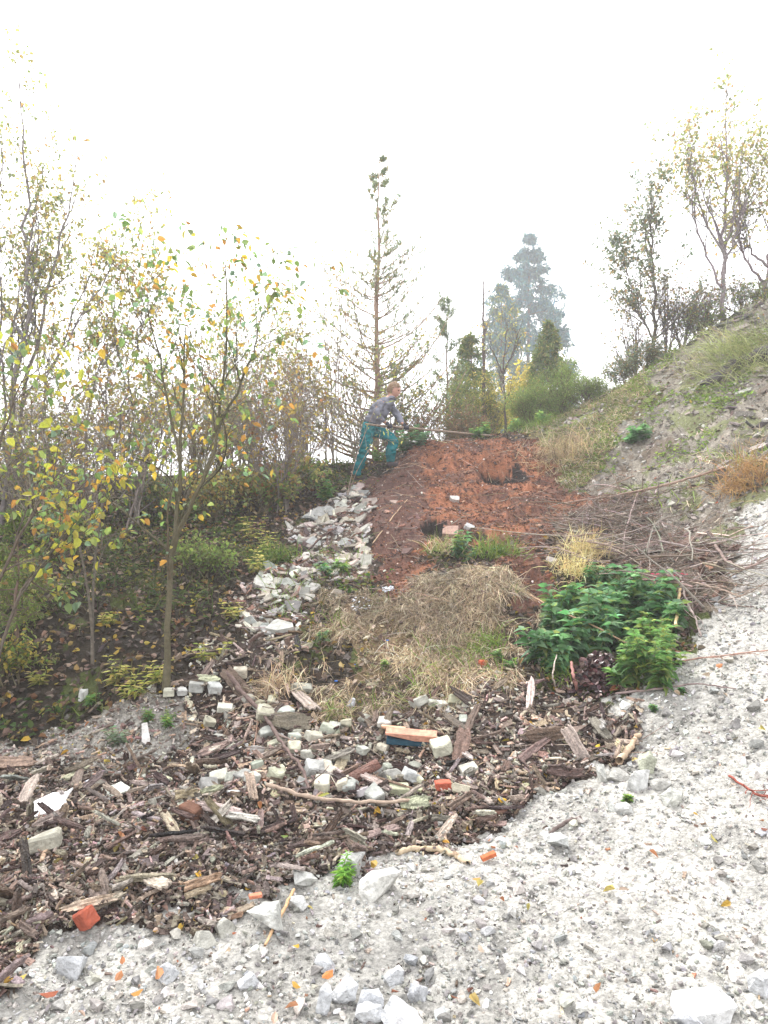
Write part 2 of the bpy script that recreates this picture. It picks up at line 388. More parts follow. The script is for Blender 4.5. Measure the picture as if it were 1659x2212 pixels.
# ------------------------------------------------------------------ scatter
def sample(nwant, zones, rpow=0, xr=(-6.5, 7.5), yr=(1.4, 12.6), jit=1.0):
    """random ground points that lie in the wanted zones, denser near the viewer's side for rpow>0"""
    out = []; got = 0
    for _ in range(60):
        m = nwant * 4
        u = rng.random(m); y = yr[0] * (yr[1] / yr[0]) ** u if rpow else yr[0] + (yr[1] - yr[0]) * u
        x = (rng.random(m) * 2 - 1) * (y * .62 + .5) if rpow else xr[0] + rng.random(m) * (xr[1] - xr[0])
        z = bil(BH, x, y); zz = zone_of(x, y, z, jit)
        k = np.isin(zz, [Z(q) if q != 'back' else -1 for q in zones])
        p = np.stack([x[k], y[k], gz(x[k], y[k])], -1)
        if 'back' in zones: p = p[(p[:, 1] < 12.5)]
        out.append(p); got += len(p)
        if got >= nwant: break
    return np.concatenate(out)[:nwant]
def lay(p, tilt=.35, yaw=None, spread=6.3):
    """rotation matrices that lay things on the slope, long axis random (or near yaw)"""
    N = ground_n(p[:, 0], p[:, 1]); N = nrm(N + tilt * rng.standard_normal(N.shape))
    a = rng.random(len(p)) * spread if yaw is None else yaw + spread * rng.standard_normal(len(p))
    d = np.stack([np.cos(a), np.sin(a), np.zeros(len(p))], -1); d = nrm(d - N * (d * N).sum(-1, keepdims=True))
    return frames(d, N)
def randrot(nn):
    return frames(rng.standard_normal((nn, 3)), rng.standard_normal((nn, 3)))

GPAL = [(.39, .38, .35), (.31, .305, .29), (.46, .45, .43), (.35, .355, .36), (.22, .215, .20), (.41, .38, .33), (.58, .57, .55), (.20, .195, .185), (.30, .285, .26), (.36, .345, .31), (.25, .24, .23)]
def patch(p, amt=.35, f=1.3):
    return (1 + amt * (1.3 * vn(p[:, 0] * f, p[:, 1] * f, 41) + .9 * vn(p[:, 0] * f * 3.1, p[:, 1] * f * 3.1, 42)))[:, None]
def stones(name, zones, nn, s0, s1, power, pal, kind_label, group=None, rpow=1, sink=.15, **kw):
    p = sample(nn, zones, rpow, **kw); k = len(p)
    s = s0 * (s1 / s0) ** (rng.random(k) ** power)
    s = s * np.clip(p[:, 1] / 3.5, .8, 2.0)
    a = Acc(); sc = np.stack([s, s * (.7 + .4 * rng.random(k)), s * (.7 + .5 * rng.random(k))], -1)
    p[:, 2] += s * sink
    inst_var(a, STONES, p, lay(p, .5), sc, pick(pal, k, .12) * patch(p))
    o = a.build(name, M_stone); tag(o, kind_label, 'gravel', kind='stuff'); return o
stones('gravel', ['gravel'], 62000, .005, .032, 2.6, GPAL, 'pale grey crushed limestone gravel covering the path and right slope')
stones('gravel', ['gravel2'], 5000, .006, .022, 2, [(.32, .30, .27), (.24, .22, .2), (.40, .38, .35), (.16, .13, .11)], 'finer dull grey gravel patch between leafy bank and bark heap')
stones('rubble', ['moss', 'mound'], 16000, .007, .045, 2.8, [(.24, .22, .19), (.29, .27, .24), (.13, .11, .09), (.36, .34, .31), (.18, .16, .135)], 'small grey stones bedded in the mossy upper slope', rpow=0, xr=(2, 9), yr=(6, 12.5))

BPAL = [(.07, .045, .038), (.10, .07, .058), (.15, .11, .09), (.20, .16, .14), (.05, .032, .03), (.24, .20, .18), (.13, .085, .07), (.30, .25, .22), (.17, .12, .11)]
BPAL = [(r_ * .82, g_ * .78, b_ * .84) for r_, g_, b_ in BPAL]; BPAL += [(.26, .21, .18), (.34, .29, .26), (.22, .16, .13)]
BPAL = [(r_ * 1.08, g_ * 1.08, b_ * .93) for r_, g_, b_ in BPAL] + [(.30, .26, .225), (.38, .335, .29)]
BPALE = [(.46, .35, .26), (.38, .27, .20), (.5, .42, .34), (.34, .22, .16)]
def chips(name, zones, nn, l0, l1, pal, label, tilt=.4, lift=.3, jit=1.0, rpow=1, **kw):
    p = sample(nn, zones, rpow, jit=jit, **kw); p = p[rng.random(len(p)) < 1.05 + 1.6 * (vn(p[:, 0] * 2.1, p[:, 1] * 2.1, 43) + .6 * vn(p[:, 0] * 6, p[:, 1] * 6, 44))]; k = len(p)
    l = l0 * (l1 / l0) ** (rng.random(k) ** 1.6) * np.clip(p[:, 1] / 4, .85, 1.6)
    a = Acc(); sc = np.stack([l, l * (.16 + .28 * rng.random(k)), .003 + .004 * rng.random(k) + l * .012], -1)
    p[:, 2] += .002 + lift * .03 * rng.random(k)
    inst_var(a, CHIPS, p, lay(p, tilt), sc, pick(pal, k, .25) * patch(p, .45, 1.7))
    o = a.build(name, M_bark); tag(o, label, 'bark mulch', kind='stuff'); return o
chips('bark_mulch', ['bark'], 17000, .02, .12, BPAL + BPAL + BPALE[:3], 'brown and grey bark chips heaped in a thick broad layer', .6, 1.0)
chips('bark_flakes', ['bark'], 4500, .012, .05, BPALE + [(.34, .3, .27), (.25, .16, .12), (.42, .36, .31)], 'small pale flakes of wood and bark mixed through the heap', .6, 1.6)

stones('gravel', ['bark'], 5000, .006, .03, 2.2, [(.40, .385, .35), (.30, .29, .27), (.46, .44, .40), (.22, .2, .18)], 'pale grey gravel grains mixed into the bark chips', sink=.8)
chips('bark_mulch', ['gravel2'], 900, .02, .09, BPAL + BPALE, 'loose bark scraps scattered over the dull gravel patch', .25)
chips('bark_crumbs', ['gravel'], 900, .012, .05, BPAL + BPALE + [(.3, .12, .06)], 'tiny bark crumbs strewn across the pale gravel', .25, 0)
chips('wood_debris', ['tile', 'brush'], 1700, .03, .14, [(.09, .05, .04), (.13, .07, .05), (.18, .10, .07), (.06, .04, .035)], 'dark bark scraps lying in the red heap and rubble', .5, 1.0, rpow=0, xr=(-2, 4), yr=(5, 12.5))
chips('wood_debris', ['moss', 'mound', 'back'], 3500, .03, .12, [(.10, .07, .06), (.2, .15, .12), (.06, .045, .04), (.3, .22, .17)], 'brown bark scraps and dead bits over the upper slopes', .4, rpow=0, xr=(-6, 9), yr=(5, 12.5))

chips('wood_crumbs', ['red'], 900, .02, .09, [(.15, .06, .035), (.09, .045, .035), (.22, .11, .07)], 'small rotted wood scraps in the red heap', .5, .6, rpow=0, xr=(-.5, 3.2), yr=(6, 12.4))
# red crumbs
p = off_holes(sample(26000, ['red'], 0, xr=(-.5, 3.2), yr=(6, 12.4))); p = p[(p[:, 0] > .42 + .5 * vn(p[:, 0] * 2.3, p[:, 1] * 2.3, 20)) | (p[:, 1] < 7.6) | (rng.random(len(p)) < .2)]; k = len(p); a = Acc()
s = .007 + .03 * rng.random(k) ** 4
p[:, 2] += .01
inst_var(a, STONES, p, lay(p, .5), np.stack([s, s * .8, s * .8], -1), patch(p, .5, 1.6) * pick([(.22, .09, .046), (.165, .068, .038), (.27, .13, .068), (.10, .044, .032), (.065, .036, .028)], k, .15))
tag(a.build('red_humus', M_ground), 'rust red crumbly rotted wood forming the steep heap', 'wood mulch', kind='stuff')

p = sample(700, ['red'], 0, xr=(-.5, 3.4), yr=(6, 12.3)); k = len(p); a = Acc(); s = .03 + .07 * rng.random(k) ** 2.5
inst_var(a, STONES, p, lay(p, .5), np.stack([s, s * .8, s * .6], -1), pick([(.16, .062, .04), (.06, .035, .03), (.11, .05, .035), (.045, .03, .028)], k, .15))
tag(a.build('rotted_clods', M_ground), 'dark and rust coloured clods on the red heap', 'wood mulch', kind='stuff')
# leaf litter
LIT = [(.17, .08, .035), (.22, .15, .05), (.11, .06, .04), (.18, .12, .09), (.08, .045, .03), (.32, .23, .04), (.24, .18, .13), (.08, .065, .03), (.12, .085, .06)]
def litter(name, zones, nn, s0, s1, pal, label, tilt=.5, rpow=1, lift=.01, cat='fallen leaves', **kw):
    p = sample(nn, zones, rpow, **kw); k = len(p); s = s0 + (s1 - s0) * rng.random(k)
    p[:, 2] += lift * rng.random(k); a = Acc()
    inst_var(a, CURLED, p, lay(p, tilt), np.stack([s, s, s], -1), pick(pal, k, .2))
    tag(a.build(name, M_dleaf), label, cat, kind='stuff')
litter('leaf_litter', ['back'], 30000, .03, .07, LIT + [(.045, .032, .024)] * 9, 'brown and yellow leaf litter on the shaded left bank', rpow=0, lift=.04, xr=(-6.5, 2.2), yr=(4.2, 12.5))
litter('leaf_litter', ['gravel2', 'bark', 'tile'], 2600, .02, .05, LIT + [(.5, .32, .05), (.42, .36, .28), (.46, .40, .34)], 'small yellow and pinkish fallen leaves among bark chips', .35, lift=.02)
litter('leaf_litter', ['moss', 'mound', 'brush'], 1500, .03, .06, LIT + [(.3, .08, .03)], 'russet fallen leaves on the mossy right slope', .4, rpow=0, xr=(1, 9), yr=(5, 12.5))

# grasses: curved blades
def blades(name, p, L, w, pal, lean, label, cat='grass', mat=None, kseg=4, parent=None, grav=.9, stuff=True, up=.6):
    k = len(p); a = Acc(); N = ground_n(p[:, 0], p[:, 1])
    d = nrm(N * up + lean + .45 * rng.standard_normal((k, 3))); Ls = L * (.5 + .8 * rng.random(k))
    P = [p - d * .01]; dd = d
    for i in range(kseg):
        P.append(P[-1] + dd * (Ls / kseg)[:, None]); dd = nrm(dd + np.array([0, 0, -grav / kseg]) + .12 * rng.standard_normal((k, 3)))
    P = np.stack(P, 1)
    # keep the tips above the ground
    P[..., 2] = np.maximum(P[..., 2], gz(P[..., 0], P[..., 1]) + .008 + .03 * rng.random((k, 1)))
    side = nrm(np.cross(d, rng.standard_normal((k, 3))))
    ww = w * (.6 + .8 * rng.random(k)); tp = np.array([1, .95, .8, .5, .08])[:kseg + 1]
    off = side[:, None] * (ww[:, None] * tp[None])[..., None]
    V = np.stack([P - off, P + off], 2).reshape(-1, 3)
    i = np.arange(kseg) * 2; f = np.stack([i, i + 1, i + 3, i + 2], -1)
    fo = (np.arange(k) * (kseg + 1) * 2)[:, None, None]
    a.add(V, [(f[None] + fo).reshape(-1, 4)], np.repeat(np.clip(pick(pal, k, .2) * patch(p, .55, 1.8), .01, .8), (kseg + 1) * 2, 0))
    o = a.build(name, mat or M_grass, parent)
    if stuff and not parent: tag(o, label, cat, kind='stuff')
    return o
DRY = [(.46, .36, .24), (.38, .28, .18), (.56, .47, .33), (.28, .20, .13), (.20, .14, .09), (.5, .40, .25), (.6, .52, .38)]
GRN = [(.12, .20, .03), (.16, .25, .04), (.10, .17, .03), (.22, .27, .06)]
p = sample(17000, ['dry'], 0, xr=(-1.5, 1.8), yr=(4.4, 7.8), jit=1.6)
q_ = CX + F * p[:, 0] / p[:, 1]; keep = (vn(p[:, 0] * 2.2, p[:, 1] * 2.2, 30) + .7 * vn(p[:, 0] * 6, p[:, 1] * 6, 32) > np.where(q_ < 900, -.08, -.3)) | (p[:, 1] > 5.9) & (p[:, 0] > .35); p = p[keep]
blades('dry_grass', p, .22, .0021, DRY, np.array([-.1, -.9, -.25]), 'matted straw coloured dead grass hanging down the bank', grav=.9, up=.12)
p = sample(1500, ['dry', 'tile'], 0, xr=(-1.5, 1.8), yr=(4.4, 8)); p = p[vn(p[:, 0] * 2.5, p[:, 1] * 2.5, 31) > .05]
blades('green_grass', p, .2, .0028, GRN, np.array([0, -.3, .3]), 'thin green grass mixed into the dead grass bank')
p = sample(9000, ['mound'], 0, xr=(1.5, 6), yr=(7.5, 12.4)); p = p[vn(p[:, 0] * 1.6, p[:, 1] * 1.6, 34) > -.1]
blades('mixed_grass', p, .14, .0035, GRN + DRY[:5], np.array([-.1, -.5, .0]), 'green and straw grass on the knoll behind the red heap')
p = sample(9000, ['moss'], 0, xr=(2.5, 9), yr=(6, 12.4)); p = p[(vn(p[:, 0] * 1.3, p[:, 1] * 1.3, 33) > .22) | (p[:, 1] > 11.9)]
blades('mixed_grass', p, .18, .004, GRN + DRY[:3] + [(.3, .3, .1)], np.array([-.2, -.35, .1]), 'tufty grass along the top of the right slope')
p = sample(9000, ['back'], 0, xr=(-6.5, .5), yr=(4.3, 12.3)); p = p[vn(p[:, 0] * 1.2, p[:, 1] * 1.2, 35) > .14]
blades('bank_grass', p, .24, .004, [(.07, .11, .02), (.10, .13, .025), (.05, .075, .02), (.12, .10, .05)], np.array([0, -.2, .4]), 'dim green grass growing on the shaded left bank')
p = sample(5000, ['dry'], 0, xr=(-1.5, 1.8), yr=(4.4, 7.8), jit=1.6)
blades('short_grass', p, .09, .002, [(.20, .14, .08), (.28, .21, .12), (.14, .10, .06), (.14, .17, .05), (.36, .28, .17)], np.array([-.05, -.5, .2]), 'short brown and greenish turf between the straw on the bank', grav=.8)
chips('wood_debris', ['dry'], 1100, .02, .10, [(.09, .06, .045), (.16, .12, .09), (.24, .19, .14), (.06, .045, .035), (.36, .3, .22)], 'bark scraps lodged in the dead grass bank', .5, .8, rpow=0, xr=(-1.5, 1.8), yr=(4.4, 7.8))
litter('leaf_litter', ['dry'], 700, .02, .045, LIT + [(.4, .32, .24)], 'small fallen leaves caught in the dead grass', .5, rpow=0, xr=(-1.5, 1.8), yr=(4.4, 7.8))
# low ground cover leaves
def cover(name, p, size, pal, label, h=.12):
    k = len(p); rep = 7; q = np.repeat(p, rep, 0) + rng.standard_normal((k * rep, 3)) * np.array([.05, .05, 0])
    q[:, 2] = gz(q[:, 0], q[:, 1]) + h * rng.random(k * rep); d = rng.standard_normal((k * rep, 3)); d[:, 2] = np.abs(d[:, 2]) * .4
    a = Acc(); s = size * (.5 + .8 * rng.random(k * rep)); inst_var(a, LEAFS, q, frames(d, rng.standard_normal(d.shape) * .4 + [0, 0, 1]), s[:, None], pick(pal, k * rep, .2))
    tag(a.build(name, M_leaf), label, 'ground cover', kind='stuff')
p = sample(2300, ['back'], 0, xr=(-6.5, .2), yr=(4.4, 12)); p = p[vn(p[:, 0] * 1.6, p[:, 1] * 1.6, 37) > .05]
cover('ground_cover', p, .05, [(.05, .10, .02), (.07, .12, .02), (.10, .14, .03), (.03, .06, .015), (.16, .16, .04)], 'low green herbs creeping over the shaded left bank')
p = sample(2500, ['mound', 'moss'], 0, xr=(1.5, 7), yr=(7.5, 12.3)); p = p[vn(p[:, 0] * 1.8, p[:, 1] * 1.8, 38) > .2]
cover('ground_cover', p, .045, [(.13, .22, .04), (.2, .28, .06), (.16, .2, .05)], 'bright green low herbs and moss on the right slope', .06)

p = sample(900, ['bark'], 1); k = len(p); q_ = CX + F * p[:, 0] / p[:, 1]; p = p[(q_ > 330) & (q_ < 1120) & (p[:, 1] > 3.9)]; k = len(p); a = Acc(); s = .015 + .05 * rng.random(k) ** 2; p[:, 2] += .03
inst_var(a, STONES, p, lay(p, .6), np.stack([s, s * .8, s * .7], -1), pick([(.40, .39, .33), (.30, .29, .25), (.46, .45, .38), (.34, .32, .28), (.22, .21, .18)], k, .12))
tag(a.build('rubble', M_stone), 'small pale bits of broken masonry among the blocks on the bark', 'rubble', kind='stuff')
# brushwood ---------------------------------------------------------
def grow(b, d, L, k, wob=.15, up=0., down=None):
    b = np.asarray(b, float); d = nrm(np.asarray(d, float)); P = [b]; nn = len(b); L = np.broadcast_to(L, (nn,))
    for i in range(k - 1):
        d = nrm(d + wob * rng.standard_normal((nn, 3)) + np.array([0, 0, up])); P.append(P[-1] + d * (L / (k - 1))[:, None])
    return np.stack(P, 1)
def spawn(P, rad, per, t0=.25, t1=1., ang=.7, angv=.2, tpow=1.):
    n_, k, _ = P.shape; idx = np.repeat(np.arange(n_), per); t = t0 + (t1 - t0) * rng.random(len(idx)) ** tpow
    f = t * (k - 1) * .9999; i = f.astype(int); w = (f - i)[:, None]
    b = P[idx, i] * (1 - w) + P[idx, i + 1] * w; r = rad[idx, i] * (1 - w[:, 0]) + rad[idx, i + 1] * w[:, 0]
    tg = nrm(P[idx, i + 1] - P[idx, i]); q = nrm(np.cross(tg, rng.standard_normal(tg.shape)))
    a = (ang + angv * rng.standard_normal(len(idx)))[:, None]
    return b, tg * np.cos(a) + q * np.sin(a), r, t, idx
def taper(r0, k, end=.3): return r0[:, None] * np.linspace(1, end, k)[None]
TW = [(.15, .115, .09), (.23, .19, .16), (.10, .075, .06), (.32, .27, .23), (.18, .13, .10), (.26, .22, .19)]
p = sample(950, ['brush'], 0, xr=(1, 5), yr=(5, 10), jit=1.5); p[:, 2] += .2 * rng.random(len(p)) ** 2
d = rng.standard_normal((len(p), 3)) * [.9, .9, .35] + [.2, -.2, 0]; a = Acc()
P = grow(p, d, .25 + .7 * rng.random(len(p)), 6, .14, -.04); P[..., 2] = np.maximum(P[..., 2], gz(P[..., 0], P[..., 1]) + .01)
tubes(a, P, taper(.0018 + .009 * rng.random(len(p)) ** 5, 6), 4, pick(TW, len(p), .25))
tag(a.build('brushwood', M_wood), 'heap of dry brown twigs lying across the slope above the nettles', 'brushwood', kind='stuff')
p = sample(900, ['red', 'dry', 'tile', 'bark', 'moss', 'mound'], 0, xr=(-3, 6), yr=(4, 12)); d = rng.standard_normal((len(p), 3)) * [1, .6, .15]; a = Acc(); p[:, 2] += .03
P = grow(p, d, .1 + .4 * rng.random(len(p)), 5, .14, -.02); P[..., 2] = np.maximum(P[..., 2], gz(P[..., 0], P[..., 1]) + .012)
tubes(a, P, taper(.0015 + .003 * rng.random(len(p)) ** 2, 5), 4, pick(TW + [(.4, .3, .2)], len(p), .25))
tag(a.build('fallen_twigs', M_wood), 'thin loose twigs scattered over the heap and slopes', 'twigs', kind='stuff')

# ================================================================== single things
def single(name, acc, mat, loc, label, cat, group=None, smooth=False, world=False):
    """one mesh thing; its vertices are local to loc, or in world space when world=True"""
    o = acc.build(name, mat, smooth=smooth, origin=loc if world else None); o.location = loc; return tag(o, label, cat, group)
def rough_rock(size, seed, npts=13, flat=(1, .8, .7), rough=.075, cuts=3):
    """angular boulder: hull, cut finer, roughened"""
    V, (Fc,) = hull_template(npts, flat, seed); bm = bmesh.new(); vs = [bm.verts.new(v) for v in V]
    for f in Fc: bm.faces.new([vs[i] for i in f])
    bmesh.ops.dissolve_limit(bm, angle_limit=R(14), verts=bm.verts, edges=bm.edges)
    bmesh.ops.bevel(bm, geom=list(bm.edges), offset=.008, segments=1, affect='EDGES')
    bmesh.ops.triangulate(bm, faces=bm.faces)
    bmesh.ops.subdivide_edges(bm, edges=[e for e in bm.edges if e.calc_length() > .1], cuts=cuts, use_grid_fill=True)
    bmesh.ops.triangulate(bm, faces=bm.faces); bm.verts.index_update()
    P = np.array([v.co[:] for v in bm.verts]); Fo = np.array([[v.index for v in f.verts] for f in bm.faces]); bm.free()
    r = np.random.default_rng(seed)
    P = P * (1 + rough * (vn(P[:, 0] * 7 + seed, P[:, 1] * 7 + P[:, 2] * 5, seed) * 2 + vn(P[:, 0] * 17, P[:, 2] * 17 + P[:, 1] * 9, seed + 1)))[:, None]
    return P * np.asarray(size), [Fo]
def block_mesh(dims, seed, chip=.10, cut=0.):
    """broken paving block: box with worn edges, a knocked-off corner and a rough face"""
    r = np.random.default_rng(seed); bm = bmesh.new(); bmesh.ops.create_cube(bm, size=1)
    n_ = Vector(tuple(r.choice([-1, 1], 3) * (.5 + r.random(3)))).normalized()
    g_ = bm.verts[:] + bm.edges[:] + bm.faces[:]
    bmesh.ops.bisect_plane(bm, geom=g_, plane_co=n_ * (.40 + cut + .2 * r.random()), plane_no=n_, clear_outer=True)
    bmesh.ops.holes_fill(bm, edges=[e for e in bm.edges if e.is_boundary])
    for v in bm.verts: v.co.x *= dims[0]; v.co.y *= dims[1]; v.co.z *= dims[2]
    bmesh.ops.bevel(bm, geom=list(bm.edges), offset=min(dims) * chip, segments=1, affect='EDGES')
    bmesh.ops.triangulate(bm, faces=bm.faces)
    bmesh.ops.subdivide_edges(bm, edges=[e for e in bm.edges if e.calc_length() > min(dims) * .3], cuts=2, use_grid_fill=True)
    bmesh.ops.triangulate(bm, faces=bm.faces); bm.verts.index_update()
    P = np.array([v.co[:] for v in bm.verts]); Fo = np.array([[v.index for v in f.verts] for f in bm.faces]); bm.free()
    P += min(dims) * .09 * np.stack([vn(P[:, 1] * 60, P[:, 2] * 60 + P[:, 0] * 40, seed), vn(P[:, 0] * 60, P[:, 2] * 60, seed + 1), vn(P[:, 0] * 60, P[:, 1] * 60, seed + 2)], -1)
    return P, [Fo]
def rotm(yaw, pitch=0, roll=0):
    return np.array(Matrix.Rotation(R(yaw), 3, 'Z') @ Matrix.Rotation(R(pitch), 3, 'Y') @ Matrix.Rotation(R(roll), 3, 'X'))
def scol(P, c, amt=.12, f=25):
    c = np.asarray(c) * (.8 if min(c) > .3 else 1); return np.clip(c[None] * (1 + amt * 2 * vn(P[:, 0] * f + P[:, 2] * f, P[:, 1] * f - P[:, 2] * f, 3))[:, None], 0, .95)
_s = [100]
def put_rock(px, py, w, h, c, label, name='rock', cat='rock', flat=(1, .8, .7), yaw=None, roll=0, group=None, sink=.28):
    _s[0] += 1; q = hit(px, py + h * .45); m = q[1] / F; sx, sz = w * m, h * m
    P, Fs = rough_rock((1, 1, 1), _s[0], flat=flat); P = P @ rotm(yaw if yaw is not None else random.uniform(0, 360), random.uniform(-12, 12), roll).T
    ext = P.max(0) - P.min(0); P = P / ext * np.array([sx, max(sx * .8, sz * .9), sz * 1.1]); P[:, 2] -= P[:, 2].min() + sz * sink
    a = Acc(); a.add(P, Fs, scol(P, c)); return single(name, a, M_stone, q, label, cat, group)
def put_block(px, py, w, h, c, label, name='paving_block', cat='paving block', dims=(.1, .1, .07), yaw=20, pitch=0, roll=0, group=None, sink=.1, chip=.06):
    _s[0] += 1; q = hit(px, py + h * .4); m = q[1] / F
    P, Fs = block_mesh(dims, _s[0], max(chip, .09), .18 if 'brick' in name else 0.); P = P @ rotm(yaw, pitch, roll).T
    ext = P.max(0) - P.min(0); P = P * (w * m / ext[0]); 
    P[:, 2] -= P[:, 2].min() + (P[:, 2].max() - P[:, 2].min()) * sink - (.018 if name == 'paving_block' else .01)
    a = Acc(); a.add(P, Fs, scol(P, c, .08)); return single(name, a, M_tile, q, label, cat, group)

PALE = (.46, .45, .40); CREAM = (.46, .44, .34); GREY = (.30, .30, .28); WHT = (.62, .62, .61)
# rocks ------------------------------------------------------------
put_rock(820, 1905, 92, 62, (.72, .71, .66), 'largest white rock at the edge of the bark, beside the small green weed', flat=(1, .7, .6))
put_rock(765, 1864, 62, 46, (.45, .45, .43), 'grey rock just behind the largest white rock at the bark edge')
put_rock(650, 1893, 56, 30, (.50, .50, .47), 'grey rock in the bark left of the small green weed')
put_rock(575, 1975, 82, 60, (.58, .58, .54), 'pale jagged rock with an orange brick scrap on top, at the bark edge')
put_rock(492, 1998, 48, 40, PALE, 'pale angular rock left of the jagged rock with the orange scrap')
put_rock(440, 2022, 58, 36, PALE, 'white lumpy rock pair at the bark border, left end of the row')
put_rock(150, 2085, 68, 48, (.50, .51, .52), 'bluish grey flat rock at lower left below the red brick')
put_rock(1380, 1678, 58, 46, (.66, .66, .64), 'bright white rock in front of the greenish standing boulder')
put_rock(1398, 1643, 40, 56, (.36, .37, .29), 'greenish grey boulder standing behind the bright white rock', flat=(.6, .5, 1), yaw=20)
put_rock(1450, 1716, 54, 36, (.52, .52, .47), 'rounded pale rock right of the greenish boulder')
put_rock(1425, 1690, 46, 24, (.42, .41, .38), 'low dull grey rock between the white and the rounded rock')
put_rock(1335, 1672, 52, 30, (.40, .39, .36), 'grey rock under the beige driftwood end')
put_rock(1300, 1668, 22, 44, (.58, .58, .54), 'slim upright pale stone at the right foot of the bark heap', flat=(.5, .4, 1), yaw=10)
put_rock(1525, 2166, 132, 46, WHT, 'long bright white rock at the bottom right of the gravel', flat=(1, .5, .5), yaw=10)
put_rock(1490, 2195, 70, 30, (.5, .51, .53), 'grey rock below the long bright white rock')
put_rock(742, 2135, 66, 56, (.64, .65, .66), 'angular white rock at the bottom centre left')
put_rock(800, 2160, 60, 44, (.56, .57, .59), 'pale bluish rock right of the angular bottom rock')
put_rock(865, 2188, 92, 50, (.66, .67, .68), 'wide white rock on the bottom edge near the middle')
put_rock(700, 2155, 36, 52, (.55, .56, .57), 'pointed grey stone on the bottom edge left of the angular rock', flat=(.5, .5, 1))
put_rock(850, 2105, 46, 36, (.62, .63, .64), 'squarish pale stone above the wide bottom rock')
put_rock(905, 2142, 46, 42, (.54, .55, .57), 'grey stone above right of the wide bottom rock')
put_rock(795, 2190, 64, 40, (.64, .65, .66), 'broad white rock on the bottom edge left of the wide one')
put_rock(700, 2080, 46, 38, (.58, .59, .6), 'pale stone at the bottom, above the pointed grey stone')
put_rock(1205, 1818, 46, 34, (.5, .51, .49), 'pale grey stone on the gravel right of the orange brick scrap')
put_rock(1170, 1805, 40, 20, (.64, .64, .62), 'flat white stone left of the pale grey gravel stone')
put_rock(1055, 2010, 36, 22, (.5, .5, .5), 'small bluish grey stone in the middle gravel')
put_rock(1345, 1745, 40, 20, (.5, .5, .48), 'small grey stone below the boulder group')
put_rock(1640, 2120, 44, 50, (.6, .61, .62), 'white stone at the right edge above the long rock')
put_rock(535, 2120, 52, 30, (.6, .61, .62), 'white stone in the lower left gravel')
put_rock(355, 2100, 56, 40, (.52, .53, .54), 'grey slanted stone in the lower left gravel')
put_rock(640, 1950, 36, 34, (.6, .6, .58), 'small upright white stone right of the jagged rock')
put_rock(1180, 1422, 44, 26, (.42, .40, .36), 'dull stone lying left of the nettle clump')
put_rock(1400, 1462, 40, 26, (.46, .44, .40), 'tan rock at the right foot of the nettle clump')
put_rock(1480, 1418, 46, 24, (.56, .54, .46), 'pale rock on the gravel right of the nettle clump')
put_rock(178, 1498, 20, 26, (.66, .66, .64), 'lone white stone in the leaf litter at lower left', flat=(1, .6, .4))
put_rock(655, 1482, 48, 22, (.42, .42, .36), 'mossy grey stone in the dry grass left side')
put_rock(758, 1515, 22, 22, (.60, .60, .64), 'small pale lilac stone in the dry grass')
